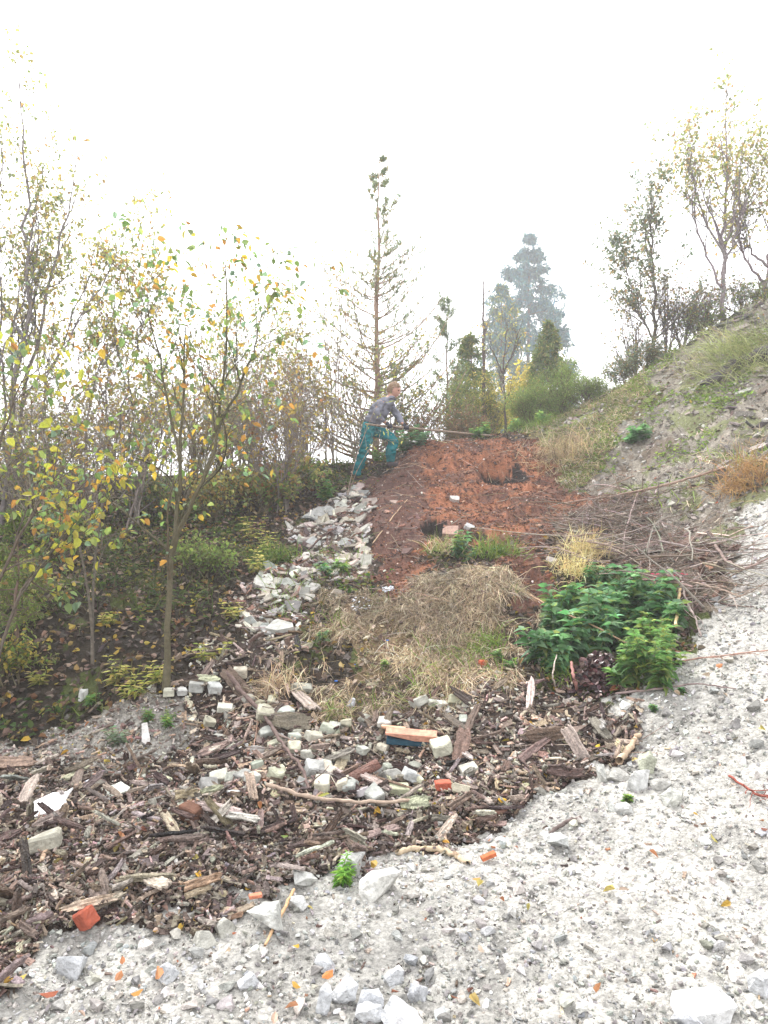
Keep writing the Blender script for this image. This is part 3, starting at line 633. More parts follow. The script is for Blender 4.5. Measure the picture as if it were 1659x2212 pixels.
# paving blocks: broken concrete setts on the bark -----------------
BG = 'broken paving blocks on the bark heap'
BL = [(453, 1558, 30, 40, CREAM, 25, 25, 30, 'pale block with white top left of the long root'),
 (536, 1512, 32, 36, PALE, 40, 20, 20, 'pale grey block touching the upper end of the long root'),
 (574, 1547, 44, 36, CREAM, 15, 15, 35, 'largest cream block beside the upper root'),
 (562, 1522, 24, 24, (.58, .56, .42), 60, 10, 10, 'small yellowish block wedged behind the cream block'),
 (519, 1460, 32, 22, (.52, .47, .38), 5, 5, 10, 'tan block on its own above the long root'),
 (509, 1481, 26, 22, (.50, .50, .46), 30, 5, 20, 'grey block just under the tan block'),
 (365, 1502, 26, 18, (.56, .55, .45), 10, 0, 5, 'cream block at the left end of the upper row'),
 (393, 1497, 26, 24, (.50, .50, .48), 30, 5, 15, 'second block from the left in the upper row'),
 (424, 1490, 36, 24, GREY, 12, 10, 0, 'dark topped block in the middle of the upper row'),
 (463, 1492, 34, 26, (.52, .53, .51), 35, 15, 20, 'light block at the right end of the upper row'),
 (486, 1536, 34, 20, (.62, .61, .52), 8, 10, 20, 'low cream block left of the root, under the upper row'),
 (636, 1597, 32, 26, (.42, .44, .38), 25, 5, 10, 'greenish grey block right of the root, upper of two'),
 (636, 1620, 30, 30, (.66, .64, .50), 20, 10, 40, 'bright cream cube right of the root, lower of two'),
 (664, 1636, 30, 24, (.44, .44, .38), 50, 10, 0, 'dull block right of the bright cream cube'),
 (704, 1656, 32, 36, (.68, .68, .60), 35, 30, 40, 'white triangular block fragment by the dark bark roll'),
 (783, 1623, 30, 34, (.52, .53, .46), 60, 15, 15, 'small lumpy block left under the pink plank'),
 (472, 1686, 46, 34, (.62, .61, .52), 20, 10, 30, 'broad cream block left of centre on the lower bark'),
 (545, 1683, 38, 34, (.58, .58, .52), 50, 10, 10, 'lumpy pale block right of the broad cream block'),
 (846, 1662, 44, 44, (.36, .38, .32), 30, 10, 5, 'mossy grey block below the pink plank'),
 (886, 1682, 42, 36, (.48, .49, .48), 15, 50, 0, 'grey slab fragment tilted against the mossy block'),
 (862, 1713, 46, 26, (.52, .53, .36), 8, 5, 10, 'yellow green block right of the dark bark roll'),
 (902, 1713, 24, 28, (.50, .52, .32), 70, 5, 10, 'narrow yellow green block standing beside its twin'),
 (910, 1604, 36, 16, (.60, .60, .54), 4, 0, 5, 'flat pale block resting on the far side of the plank'),
 (944, 1601, 26, 40, (.56, .55, .44), -30, 55, 10, 'cream block leaning on the end of the plank'),
 (954, 1625, 52, 32, (.58, .57, .45), 12, -18, 15, 'cream block at the right end of the plank'),
 (1012, 1671, 44, 26, (.56, .54, .46), 15, -20, 20, 'tan block with a chipped side right of centre'),
 (955, 1522, 28, 34, (.62, .61, .54), 35, 10, 20, 'upright white block on the crest of the bark bank'),
 (936, 1521, 24, 26, (.46, .47, .40), 20, 10, 10, 'grey fragment left of the upright white block'),
 (655, 1690, 30, 44, (.40, .40, .38), 60, 60, 10, 'grey slab on edge, right of two by the root'),
 (680, 1672, 52, 40, (.44, .44, .42), 25, 30, 20, 'layered grey stone block below the root fork')]
for (px, py, w, h, c, yaw, pi, ro, lb) in BL:
    put_block(px, py, w, h, c, lb, yaw=yaw, pitch=pi * .6, roll=ro, group=BG, dims=(.1, .085, .065) if h > w * .6 else (.12, .08, .05), sink=.12)
p = sample(1200, ['bark'], 1); q_ = CX + F * p[:, 0] / p[:, 1]; r_ = CY - F * (p[:, 2] - EYE) / p[:, 1]; p = p[(q_ > 440) & (q_ < 1060) & (r_ > 1500) & (r_ < 1740)][:46]
for i in range(len(p)):
    s_ = .035 + .05 * rng.random(); P, Fs = block_mesh((s_ * 1.3, s_, s_ * .7), 900 + i, .1); P = P @ rotm(rng.uniform(0, 360), rng.uniform(-30, 30), rng.uniform(-30, 30)).T; a = Acc()
    a.add(P, Fs, scol(P, pick([CREAM, PALE, (.36, .37, .31), GREY, (.5, .48, .38)], 1, .1)[0], .1)); single('broken_block', a, M_tile, p[i] + np.array([0, 0, s_ * .35 + .02]), 'small broken pale block scrap lying in the bark', 'block scrap', 'small block scraps on the bark')
# bricks -----------------------------------------------------------
put_block(411, 1758, 54, 48, (.15, .075, .05), 'brown worn brick lying in the lower bark', 'brick', 'brick', dims=(.13, .10, .09), yaw=-25, pitch=14, sink=.12, chip=.08)
put_block(186, 1994, 62, 60, (.33, .085, .05), 'red brick lump with a pale face at lower left', 'brick', 'brick', dims=(.12, .08, .10), yaw=-40, pitch=-28, roll=18, sink=.05)
put_block(1055, 1856, 36, 16, (.42, .12, .05), 'flat orange brick scrap alone on the gravel', 'brick_piece', 'brick', dims=(.12, .05, .03), yaw=15, pitch=-15)
put_block(957, 1699, 38, 22, (.40, .10, .06), 'red brick piece right of the yellow green blocks', 'brick_piece', 'brick', dims=(.12, .08, .06), yaw=8)
put_block(840, 1690, 16, 14, (.45, .13, .08), 'tiny red brick chip under the mossy grey block', 'brick_piece', 'brick', dims=(.05, .05, .04))
put_block(1075, 1757, 40, 14, (.40, .22, .17), 'pinkish brick sliver at the bark edge right of centre', 'brick_piece', 'brick', dims=(.12, .05, .03), yaw=10)
put_block(1043, 1436, 20, 16, (.45, .10, .05), 'small red brick corner left of the nettles', 'brick_piece', 'brick', dims=(.06, .05, .05))
put_block(552, 1955, 30, 12, (.55, .20, .12), 'orange brick scrap lying on top of the jagged pale rock', 'brick_piece', 'brick', dims=(.08, .04, .02), sink=-1.8)
put_block(97, 1822, 70, 46, (.46, .44, .36), 'lump of old mortar with a pinkish face at the left', 'mortar_lump', 'rubble', dims=(.16, .1, .08), yaw=15, pitch=-10, chip=.15)
# slabs on the upper left rubble ----------------------------------
def put_slab(px, py, w, h, c, label, yaw, pitch, roll, thick=.025, name='concrete_slab', cat='slab', group=None):
    _s[0] += 1; q = hit(px, py); m = q[1] / F; V, Fs = SLABS[_s[0] % 16]
    P = V * np.array([w * m * 1.05, w * m * .9, thick]); P = P @ rotm(yaw, pitch, roll).T
    P[:, 2] -= P[:, 2].min() * .6 ; a = Acc(); a.add(P, Fs, np.asarray(c) * .72); return single(name, a, M_tile, q + np.array([0, 0, .0]), label, cat, group)
put_slab(683, 1123, 72, 50, (.40, .40, .38), 'largest grey slab tilted on top of the tile rubble', 10, 0, 50)
put_slab(712, 1112, 50, 30, (.38, .38, .36), 'dark edged slab behind the largest grey slab', -20, 10, 40)
put_slab(678, 1180, 40, 46, (.52, .53, .51), 'upright pale slab left side of the tile rubble', 0, 0, 62)
put_slab(607, 1363, 66, 30, (.50, .50, .46), 'pale slab lying at the lower end of the rubble trail', 0, 0, 25, .04)
put_slab(575, 1270, 50, 30, (.55, .54, .5), 'whitish slab at the left end of the rubble', 25, 0, 35)
put_slab(728, 1290, 40, 40, (.42, .37, .31), 'tan slab standing above the silver foil', 60, 0, 60)
put_slab(975, 1157, 52, 26, (.46, .30, .24), 'pinkish slab half buried in red heap behind the weed', 10, -10, 35, .04)
put_slab(983, 1084, 28, 24, (.62, .58, .54), 'white chunk lying in the middle of the red heap', 0, 10, 40, .05, 'masonry_chunk', 'rubble')
put_slab(1012, 1145, 26, 24, WHT, 'bright white chunk at the lower edge of the red heap', 20, 10, 45, .05, 'masonry_chunk', 'rubble')
put_slab(1190, 1216, 24, 26, (.55, .50, .46), 'pale square chunk left of the straw tuft', 5, 0, 50, .04, 'masonry_chunk', 'rubble')
put_slab(850, 1088, 24, 14, (.40, .30, .25), 'pinkish tile bit on the left flank of the red heap', 15, 0, 30, .02, 'masonry_chunk', 'rubble')
put_slab(880, 1196, 34, 24, (.16, .10, .09), 'dark slate piece low on the red heap', -50, 0, 40, .02, 'slate_piece', 'slate')
# many tile fragments
p = sample(250, ['tile'], 0, xr=(-2, .3), yr=(5.3, 10.5), jit=.6)
Rm = lay(p, .38)
TG = 'broken tiles in the rubble trail'
for i in range(len(p)):
    s = (.08 + .19 * rng.random() ** 1.5) * (p[i, 1] / 8); V_, Fs = SLABS[i % 16]
    P = (V_ * np.array([s, s * .8, .012 + .015 * rng.random()])) @ Rm[i].T; a = Acc()
    a.add(P, Fs, pick([(.40, .385, .34), (.33, .325, .30), (.46, .44, .39), (.30, .27, .235), (.34, .29, .25), (.22, .215, .205)], 1, .15)[0])
    single('tile_fragment', a, M_tile, p[i] + np.array([0, 0, .012 + .03 * rng.random()]), 'pale broken tile fragment in the rubble trail left of the red heap', 'tile fragment', TG)
p = sample(900, ['tile'], 0, xr=(-2, .3), yr=(5.3, 10.5)); k = len(p); a = Acc(); s = .02 + .05 * rng.random(k); p[:, 2] += .01
inst_var(a, SLABS, p, lay(p, .5), np.stack([s, s, s * .25], -1), pick([(.5, .48, .44), (.4, .38, .35), (.3, .25, .22)], k, .15))
tag(a.build('tile_crumbs', M_tile), 'small pale crumbs of broken tile between the larger pieces', 'rubble', kind='stuff')
# small pale bits in the red heap
p = sample(260, ['red', 'brush'], 0, xr=(-.5, 3.5), yr=(6, 12)); k = len(p); a = Acc(); s = .012 + .03 * rng.random(k) ** 2; p[:, 2] += .01
inst_var(a, STONES, p, lay(p, .5), np.stack([s, s, s * .6], -1), pick([(.55, .5, .45), (.4, .3, .25)], k, .15))
tag(a.build('pale_crumbs', M_tile), 'tiny pale crumbs speckling the red heap', 'rubble', kind='stuff')

# individual gravel stones, big bark pieces, bright leaves ----------
p = sample(1500, ['gravel'], 1); s = .03 + .045 * rng.random(len(p)) ** 3.0
vis = (np.abs(p[:, 0] / p[:, 1]) < .53) & (p[:, 1] > 2.2); p = p[vis]; s = s[vis]
cl = np.exp(-((CY - F * (p[:, 2] - EYE) / p[:, 1] - 2110) / 160) ** 2) * (p[:, 0] < .4) + .35
o_ = np.argsort(-s * (cl + .3 * rng.random(len(s))))[:250]; p = p[o_]; s = s[o_] * np.clip(p[:, 1] / 3.6, .85, 1.6); Rm = lay(p, .5)
RK = [rough_rock((1, 1, 1), 300 + i, 11, (1, .8, .6), .05, 1) for i in range(12)]
cc = pick(GPAL, len(p), .1)
for i in range(len(p)):
    V_, Fs = RK[i % 12]; a = Acc(); P = (V_ * s[i] * np.array([1.1, 1, .9])) @ Rm[i].T; a.add(P, Fs, cc[i])
    single('gravel_stone', a, M_stone, p[i] + np.array([0, 0, s[i] * .2]), 'loose angular pale grey stone lying on the gravel', 'stone', 'larger stones on the gravel')
p = sample(900, ['bark'], 1); vis = (np.abs(p[:, 0] / p[:, 1]) < .54); p = p[vis][:285]; k = len(p)
yaw = np.where(p[:, 0] > 0, .5, .15); Rm = lay(p, .42, yaw, .9); cc = pick(BPAL, k, .25)
l = (.09 + .19 * rng.random(k) ** 2) * np.clip(p[:, 1] / 4.2, .8, 1.3)
for i in range(k):
    V_, Fs = BIGCHIPS[i % 16]; a = Acc(); P = (V_ * np.array([l[i], l[i] * (.16 + .24 * rng.random()), .0075])) @ Rm[i].T; a.add(P, Fs, np.clip(cc[i] * (1 + .9 * vn(V_[:, 1] * 12 + i, V_[:, 0] * 2.5, 4) + .5 * vn(V_[:, 1] * 30, V_[:, 0] * 6 + i, 5))[:, None], .015, .8))
    single('bark_piece', a, M_bark, p[i] + np.array([0, 0, .04 + .045 * rng.random()]), 'long weathered strip of tree bark lying on the bark heap', 'bark piece', 'large bark pieces on the heap')
p = sample(500, ['gravel', 'bark', 'gravel2'], 1); vis = (np.abs(p[:, 0] / p[:, 1]) < .53) & (p[:, 1] > 2.2); p = p[vis][:85]; k = len(p); Rm = lay(p, .5)
LC = [(.45, .27, .05), (.32, .14, .06), (.36, .30, .09), (.22, .10, .06), (.42, .33, .23), (.18, .07, .045), (.4, .31, .23)]; cc = pick(LC, k, .12)
for i in range(k):
    s_ = .018 + .022 * rng.random(); V_, Fs = CURLED[i % 3]; a = Acc(); P = (V_ * s_ * 1.3) @ Rm[i].T; a.add(P, Fs, cc[i])
    single('fallen_leaf', a, M_dleaf, p[i] + np.array([0, 0, .03]), 'single yellow to rust fallen leaf on gravel or bark', 'leaf', 'bright fallen leaves')
for (px, py, sz, c, lb) in [(870, 1763, 26, (.68, .48, .04), 'round yellow leaf below the long grey branch'), (1083, 1744, 22, (.75, .42, .02), 'orange yellow leaf at the right edge of the bark'),
        (1030, 1917, 20, (.62, .25, .04), 'orange leaf on the gravel in the middle'), (1290, 1625, 14, (.7, .5, .03), 'small yellow leaf near the slim upright stone'),
        (703, 1735, 30, (.55, .55, .12), 'yellow green leaf pair beside the bark roll'), (300, 2168, 30, (.55, .24, .05), 'rust and yellow leaf at the lower left bottom'),
        (640, 2065, 22, (.62, .38, .05), 'yellow brown leaf under the upright stick'), (105, 2170, 46, (.33, .09, .04), 'long rust red leaf at the bottom left'),
        (710, 2125, 34, (.58, .22, .06), 'orange crumpled leaf on the bottom rocks'), (617, 1822, 20, (.25, .35, .08), 'green leaf in the lower bark')]:
    q = hit(px, py); s_ = sz * q[1] / F; a = Acc(); V_, Fs = CURLED[1]; P = (V_ * s_ * .95 - [s_ * .4, 0, 0]) @ lay(q[None], .1)[0].T; a.add(P, Fs, np.array(c) * .75)
    single('fallen_leaf', a, M_dleaf, q + np.array([0, -.01, .045]), lb, 'leaf')

# branches, roots and sticks ---------------------------------------
def stick(name, pl, r0, r1, c, label, cat='branch', lift=.02, group=None, twigs=0, sides=7, knob=.12):
    """pl: picture points (px, py[, extra height]) the branch passes over"""
    Q = []
    for q in pl:
        h_ = hit(q[0], q[1]); e = q[2] if len(q) > 2 else 0
        if e: h_ = W(q[0], q[1], h_[1] - e * 1.0)
        Q.append(h_ + np.array([0, 0, lift if not e else 0]))
    Q = np.array(Q); t = np.linspace(0, len(Q) - 1, len(Q) * 5); P = np.stack([np.interp(t, range(len(Q)), Q[:, i]) for i in range(3)], -1)
    for _ in range(2): P[1:-1] = (P[:-2] + 2 * P[1:-1] + P[2:]) / 4
    P[1:-1] += rng.standard_normal((len(P) - 2, 3)) * r0 * .3
    rad = np.linspace(r0, r1, len(P)) * (1 + knob * rng.standard_normal(len(P)))
    a = Acc(); tubes(a, P[None], rad[None], sides, np.array([c])); o_ = P[0].copy()
    if twigs:
        b, d, r_, t_, i_ = spawn(P[None], rad[None], twigs, .2, 1, .7); d[:, 2] = np.abs(d[:, 2]) * .5
        T = grow(b, d, .1 + .3 * rng.random(len(b)), 6, .15); tubes(a, T, taper(np.minimum(r_ * .5, .004), 6), 4, np.repeat([c], len(b), 0))
    return single(name, a, M_wood, o_, label, cat, group, smooth=True, world=True)
stick('branch', [(488, 1478), (520, 1520), (560, 1560), (588, 1600), (612, 1640), (650, 1690), (668, 1740)], (.017), .008, (.13, .09, .08), 'long dark root-like branch running down past the cream blocks', lift=.085, twigs=7)
stick('branch', [(592, 1600), (650, 1625), (700, 1665), (735, 1700), (765, 1740)], .007, .003, (.20, .15, .13), 'thin side branch forking toward the dark bark roll', lift=.05, twigs=4)
stick('branch', [(575, 1725), (640, 1748), (700, 1760), (780, 1765), (885, 1760)], .012, .008, (.34, .26, .20), 'pale horizontal branch lying below the bark roll', lift=.075)
stick('driftwood', [(858, 1845), (900, 1838), (950, 1842), (985, 1852), (1010, 1872)], .014, .012, (.44, .35, .24), 'beige crooked piece of wood at the bark and gravel border', 'wood piece', lift=.012)
stick('driftwood', [(1338, 1665), (1355, 1640), (1368, 1620), (1382, 1605)], .020, .013, (.44, .33, .23), 'thick beige broken stick leaning by the greenish boulder', 'wood piece', lift=.05)
stick('stick', [(572, 2058), (590, 2020), (610, 1985), (635, 1935)], .0055, .007, (.50, .32, .18), 'light brown stick on the gravel right of the jagged rock', 'stick', lift=.02)
stick('stick', [(1460, 1352, .25), (1462, 1310, .3), (1470, 1272, .35)], .012, .010, (.58, .42, .24), 'bright yellowish stick standing up behind the nettles', 'stick', lift=.1)
stick('stick', [(1247, 1500), (1240, 1465, .25), (1234, 1430, .35)], .010, .009, (.30, .15, .13), 'reddish stick standing at the dark leaf pile', 'stick')
stick('stick', [(1200, 1490), (1193, 1462, .2), (1197, 1435, .3), (1203, 1415, .3)], .006, .004, (.50, .42, .36), 'thin pale curved stick left of the reddish one', 'stick')
stick('branch', [(1215, 1088, .2), (1320, 1072, .3), (1420, 1053, .35), (1500, 1030, .35), (1565, 1010, .3)], .010, .014, (.26, .18, .14), 'longest fallen branch lying across the mossy right slope', twigs=14, lift=.1)
stick('branch', [(1378, 1062, .3), (1365, 1100, .3), (1350, 1150, .2), (1345, 1210)], .008, .005, (.34, .26, .24), 'grey branch hanging down from the longest fallen branch', twigs=5)
stick('branch', [(1290, 1060, .2), (1340, 1040, .2), (1370, 1028, .1)], .007, .007, (.22, .15, .11), 'short brown branch above the heap of brushwood', twigs=2)
stick('branch', [(1470, 1245, .2), (1478, 1285, .25), (1500, 1330, .25), (1515, 1375, .1)], .010, .005, (.30, .24, .22), 'grey forked root right of the bright yellowish stick', twigs=8)
stick('branch', [(1485, 1255, .3), (1540, 1268, .2), (1600, 1290, .1)], .009, .005, (.32, .24, .19), 'brown branch reaching right over the brush edge', twigs=5)
stick('branch', [(1545, 1178, .15), (1570, 1215, .2), (1610, 1230, .2), (1659, 1205, .1)], .013, .007, (.22, .16, .14), 'dark root at the right end of the brushwood', twigs=6)
stick('branch', [(1135, 1280, .1), (1200, 1315, .35), (1290, 1355, .45), (1390, 1410, .2)], .006, .006, (.36, .24, .15), 'thin brown stem slanting across the nettles')
stick('branch', [(1330, 1510), (1420, 1500), (1500, 1488), (1590, 1500)], .007, .004, (.20, .15, .14), 'dark thin branch lying on the upper right gravel', lift=.03)
stick('branch', [(1460, 1440), (1540, 1428), (1620, 1420), (1700, 1410)], .006, .004, (.30, .18, .14), 'thin reddish branch on the gravel near the right edge', lift=.03, twigs=4)
stick('branch', [(1575, 1690), (1610, 1715), (1640, 1735), (1690, 1745)], .006, .005, (.24, .07, .05), 'reddish spiky twig entering from the right edge', lift=.03, twigs=14)
stick('branch', [(1185, 1812), (1215, 1790), (1255, 1775)], .010, .008, (.13, .10, .09), 'short dark stick on the gravel right of the bark', lift=.02)
stick('branch', [(545, 1650), (552, 1610), (557, 1570)], .004, .003, (.32, .20, .15), 'straight thin twig standing among the cream blocks', lift=.05)
stick('branch', [(660, 1205), (700, 1170), (745, 1140)], .010, .008, (.07, .045, .04), 'dark rotten stick across the tile rubble', lift=.06)
stick('branch', [(805, 1180), (850, 1120), (880, 1085)], .006, .005, (.40, .28, .18), 'light bent stick on the left flank of the red heap', lift=.03)
for i_, (x0, y0, x1, y1) in enumerate([(690, 1375, 640, 1440), (640, 1400, 560, 1450), (620, 1415, 500, 1440)]): pass

# planks, bark roll, boards ----------------------------------------
def plank(px, py, L, wd, th, yaw, pitch, roll, c, label, name='plank', under=None, lift=.085):
    q = hit(px, py); P, Fs = block_mesh((L, wd, th), _s[0] + 7, .05); Pw = P @ rotm(yaw, pitch, roll).T
    cc_ = scol(P, c, .15, 40)
    root = empty(name, q + np.array([0, 0, lift]), label, 'plank')
    a = Acc(); a.add(Pw, Fs, cc_); a.build('board', M_wood, root)
    if under:
        P2, F2 = block_mesh((L * .94, wd * .97, th * .8), _s[0] + 8, .04); P2[:, 2] -= th * .92; a = Acc(); a.add(P2 @ rotm(yaw, pitch, roll).T, F2, under); a.build('paint_layer', M_tile, root)
    return root
plank(888, 1618, .31, .08, .04, -4, 3, 12, (.46, .23, .16), 'pinkish broken plank with a dark blue painted underside', under=(.02, .06, .09))
plank(850, 1604, .15, .03, .025, -5, 4, 0, (.58, .34, .22), 'short splintered wood offcut touching the pinkish plank', name='wood_offcut')
q = hit(768, 1702); t_ = np.linspace(-2.4, .5, 12); L_ = .30; us = np.linspace(-.5, .5, 9); a = Acc()
G_ = []
for rr_ in (.042, .034):
    for u_ in us:
        for tt in t_: G_.append((u_ * L_, math.cos(tt) * rr_ * (1 + .12 * math.sin(u_ * 9 + tt * 3)), math.sin(tt) * rr_ + .01 * u_))
G_ = np.array(G_); i_, j_ = np.meshgrid(range(8), range(11), indexing='ij'); o1 = (i_ * 12 + j_).ravel(); m_ = 108
f1 = np.stack([o1, o1 + 1, o1 + 13, o1 + 12], -1); f2 = f1[:, ::-1] + m_
e1 = np.arange(11); e2 = np.arange(8) * 12
fe = np.concatenate([np.stack([e1, e1 + m_, e1 + m_ + 1, e1 + 1], -1), np.stack([96 + e1, 97 + e1, 97 + e1 + m_, 96 + e1 + m_], -1),
    np.stack([e2, e2 + 12, e2 + 12 + m_, e2 + m_], -1), np.stack([e2 + 11, e2 + 11 + m_, e2 + 23 + m_, e2 + 23], -1)])
G_ = G_ + .002 * rng.standard_normal(G_.shape); a.add(G_ @ rotm(24, -22, 150).T, [f1, f2, fe], scol(G_, (.12, .055, .04), .3, 50))
single('bark_roll', a, M_bark, q + np.array([0, 0, .05]), 'dark reddish curled roll of bark lying below the blocks', 'bark roll')
def board(px, py, outline, m_w, th, c, label, name, cat, tiltx, mat=None):
    """flat thing with an outline in metres, laid facing the viewer's side and up"""
    q = hit(px, py); o = np.array(outline, float) * m_w; k = len(o)
    V_ = np.concatenate([np.c_[o, np.full(k, th)], np.c_[o, np.zeros(k)]]); bm = bmesh.new(); vs = [bm.verts.new(v) for v in V_]
    bm.faces.new(vs[:k]); bm.faces.new(vs[k:][::-1])
    for i in range(k): bm.faces.new((vs[i], vs[i + k], vs[(i + 1) % k + k], vs[(i + 1) % k]))
    bmesh.ops.recalc_face_normals(bm, faces=bm.faces); bmesh.ops.triangulate(bm, faces=bm.faces); bm.verts.index_update()
    P = np.array([v.co[:] for v in bm.verts]); Fo = np.array([[v.index for v in f.verts] for f in bm.faces]); bm.free()
    P = P @ rotm(0, 0, tiltx).T; a = Acc(); a.add(P, [Fo], c); return single(name, a, mat or M_tile, q + np.array([0, 0, .03]), label, cat)
board(105, 1765, [(-.5, .25), (-.1, .55), (.3, .6), (.42, .75), (.36, .35), (.5, .1), (.62, -.2), (.3, -.35), (.1, -.1), (-.3, -.3), (-.5, -.1)], .18, .012, (.86, .86, .85), 'torn bright white foam sheet lying on the bark at left', 'foam_sheet', 'foam sheet', 28)
board(250, 1720, [(-.5, 0), (.1, .35), (.5, .1), (.45, -.05), (-.1, -.35)], .15, .012, (.62, .65, .58), 'speckled pale diamond shaped board piece on the bark', 'board_piece', 'board', 30)
board(200, 1700, [(-.4, -.1), (-.1, .15), (.4, .3), (.3, .05), (0, -.1)], .10, .006, (.72, .73, .78), 'white paper scrap right behind the diamond board', 'paper_scrap', 'paper', 25)
board(505, 1725, [(-.5, 0), (-.2, .12), (.5, .1), (.4, -.05), (-.1, -.1)], .075, .008, (.64, .66, .64), 'small flat white shard near the horizontal branch', 'board_piece', 'board', 20)
board(315, 1600, [(-.35, .6), (-.1, .7), (.35, -.4), (.3, -.7), (-.05, -.5)], .13, .015, (.46, .44, .42), 'slim grey board piece pointing down beside the leafy bank', 'board_piece', 'board', 35)
# silver foil
for (px, py, w_, lb) in [(782, 1316, 48, 'crumpled silver foil shards beside the dead grass'), (838, 1280, 24, 'small lump of silver foil up the slope from the shards')]:
    q = hit(px, py); m = q[1] / F; k = 46; a = Acc(); pp = np.c_[rng.uniform(-.5, .5, k) * w_ * m, rng.uniform(-.5, .5, k) * w_ * m * .9, np.zeros(k)]
    pp = pp + q; pp[:, 2] = gz(pp[:, 0], pp[:, 1]) + .02 + .02 * rng.random(k); s = .016 + .022 * rng.random(k)
    inst_var(a, SLABS, pp, lay(pp, .6), np.stack([s, s * .7, s * .12], -1), pick([(.75, .78, .84), (.6, .63, .7)], k, .1)); single('foil', a, M_foil, q, lb, 'foil', world=True)
for (px, py, lb) in [(837, 1392, 'largest blue plastic scrap in the dead grass'), (765, 1445, 'tiny blue scrap below left of the larger one'), (726, 1480, 'lowest blue speck in the dead grass')]:
    q = hit(px, py); P, Fs = SLABS[3]; a = Acc(); a.add(P * [.03, .02, .006], Fs, (.05, .16, .5)); single('plastic_scrap', a, M_tile, q + np.array([0, 0, .03]), lb, 'plastic scrap')
# dark pile of wet leaves
q = hit(1292, 1475); k = 700; pp = rng.standard_normal((k, 3)) * [.11, .10, .05] + q; pp[:, 2] = gz(pp[:, 0], pp[:, 1]) + .20 * np.exp(-((pp[:, 0] - q[0]) / .16) ** 2 - ((pp[:, 1] - q[1]) / .15) ** 2) * rng.random(k) ** .4
a = Acc(); s = .03 + .03 * rng.random(k); inst_var(a, CURLED, pp, lay(pp, .7), s[:, None], pick([(.05, .02, .025), (.09, .035, .035), (.03, .018, .02), (.14, .09, .08)], k, .2))
tag(a.build('leaf_pile', mat_attr("wet_leaf", .3, 60, .2, spec=.5)), 'glossy purple black pile of rotting leaves under the nettles', 'leaf pile', kind='stuff')
# dark rotten logs on the right
stick('rotten_log', [(1520, 838), (1560, 812), (1600, 790), (1680, 760)], .05, .10, (.07, .06, .065), 'black rotten log at the top right edge of the slope', 'log', lift=.02, sides=10, knob=.25)
stick('rotten_log', [(1530, 1040), (1580, 1030), (1640, 1045)], .06, .05, (.10, .08, .07), 'dark split log low on the mossy right slope', 'log', lift=.0, sides=9, knob=.25)
p = sample(2000, ['moss'], 0, xr=(3, 7), yr=(7, 12.4)); px_ = CX + F * p[:, 0] / p[:, 1]; p = p[px_ > 1560][:260]; k = len(p); a = Acc(); l = .08 + .25 * rng.random(k)
inst_var(a, CHIPS, p + [0, 0, .03], lay(p, .5), np.stack([l, l * .35, l * .08], -1), pick([(.12, .10, .095), (.2, .17, .16), (.07, .06, .06), (.30, .26, .24)], k, .2))
tag(a.build('bark_debris', M_bark), 'dark bark slabs strewn over the far right slope', 'bark mulch', kind='stuff')

# ================================================================== trees and plants
def leaves_on(a, P, per, size, pal, tm=None, t0=.2, droop=.5, out=.8, jit=.15, off=.02, scl=(1, 1)):
    """leaves along twigs P (n,k,3)"""
    n_, k, _ = P.shape; idx = np.repeat(np.arange(n_), per); t = t0 + (1 - t0) * rng.random(len(idx)); f = t * (k - 1) * .9999; i = f.astype(int); w = (f - i)[:, None]
    b = P[idx, i] * (1 - w) + P[idx, i + 1] * w; tg = nrm(P[idx, i + 1] - P[idx, i])
    d = nrm(tg * .5 + rng.standard_normal(b.shape) * out + np.array([0, 0, -droop])); nn = rng.standard_normal(b.shape) * .6 + np.array([0, 0, 1.0])
    s = size * (.55 + .75 * rng.random(len(b))); b = b + off * rng.standard_normal(b.shape)
    inst_var(a, tm or LEAFS, b, frames(d, nn), np.stack([s, s * scl[0], s * scl[1]], -1), pick(pal, len(b), jit))
def guide(base, pl, Y, k=14, wob=.01):
    """trunk line that starts at base and runs through picture points at distance Y"""
    Q = np.array([base] + [W(x, y, (Y if np.isscalar(Y) else Y[i])) for i, (x, y) in enumerate(pl)]); t = np.linspace(0, len(Q) - 1, k)
    P = np.stack([np.interp(t, range(len(Q)), Q[:, i]) for i in range(3)], -1)
    for _ in range(2): P[1:-1] = (P[:-2] + 2 * P[1:-1] + P[2:]) / 4
    P[1:-1] += wob * rng.standard_normal((k - 2, 3)); return P
def ground_at(px, Y):
    x = (px - CX) / F * Y; return np.array([x, Y, float(gz(x, Y)) - .05])
BRK = (.13, .11, .09)
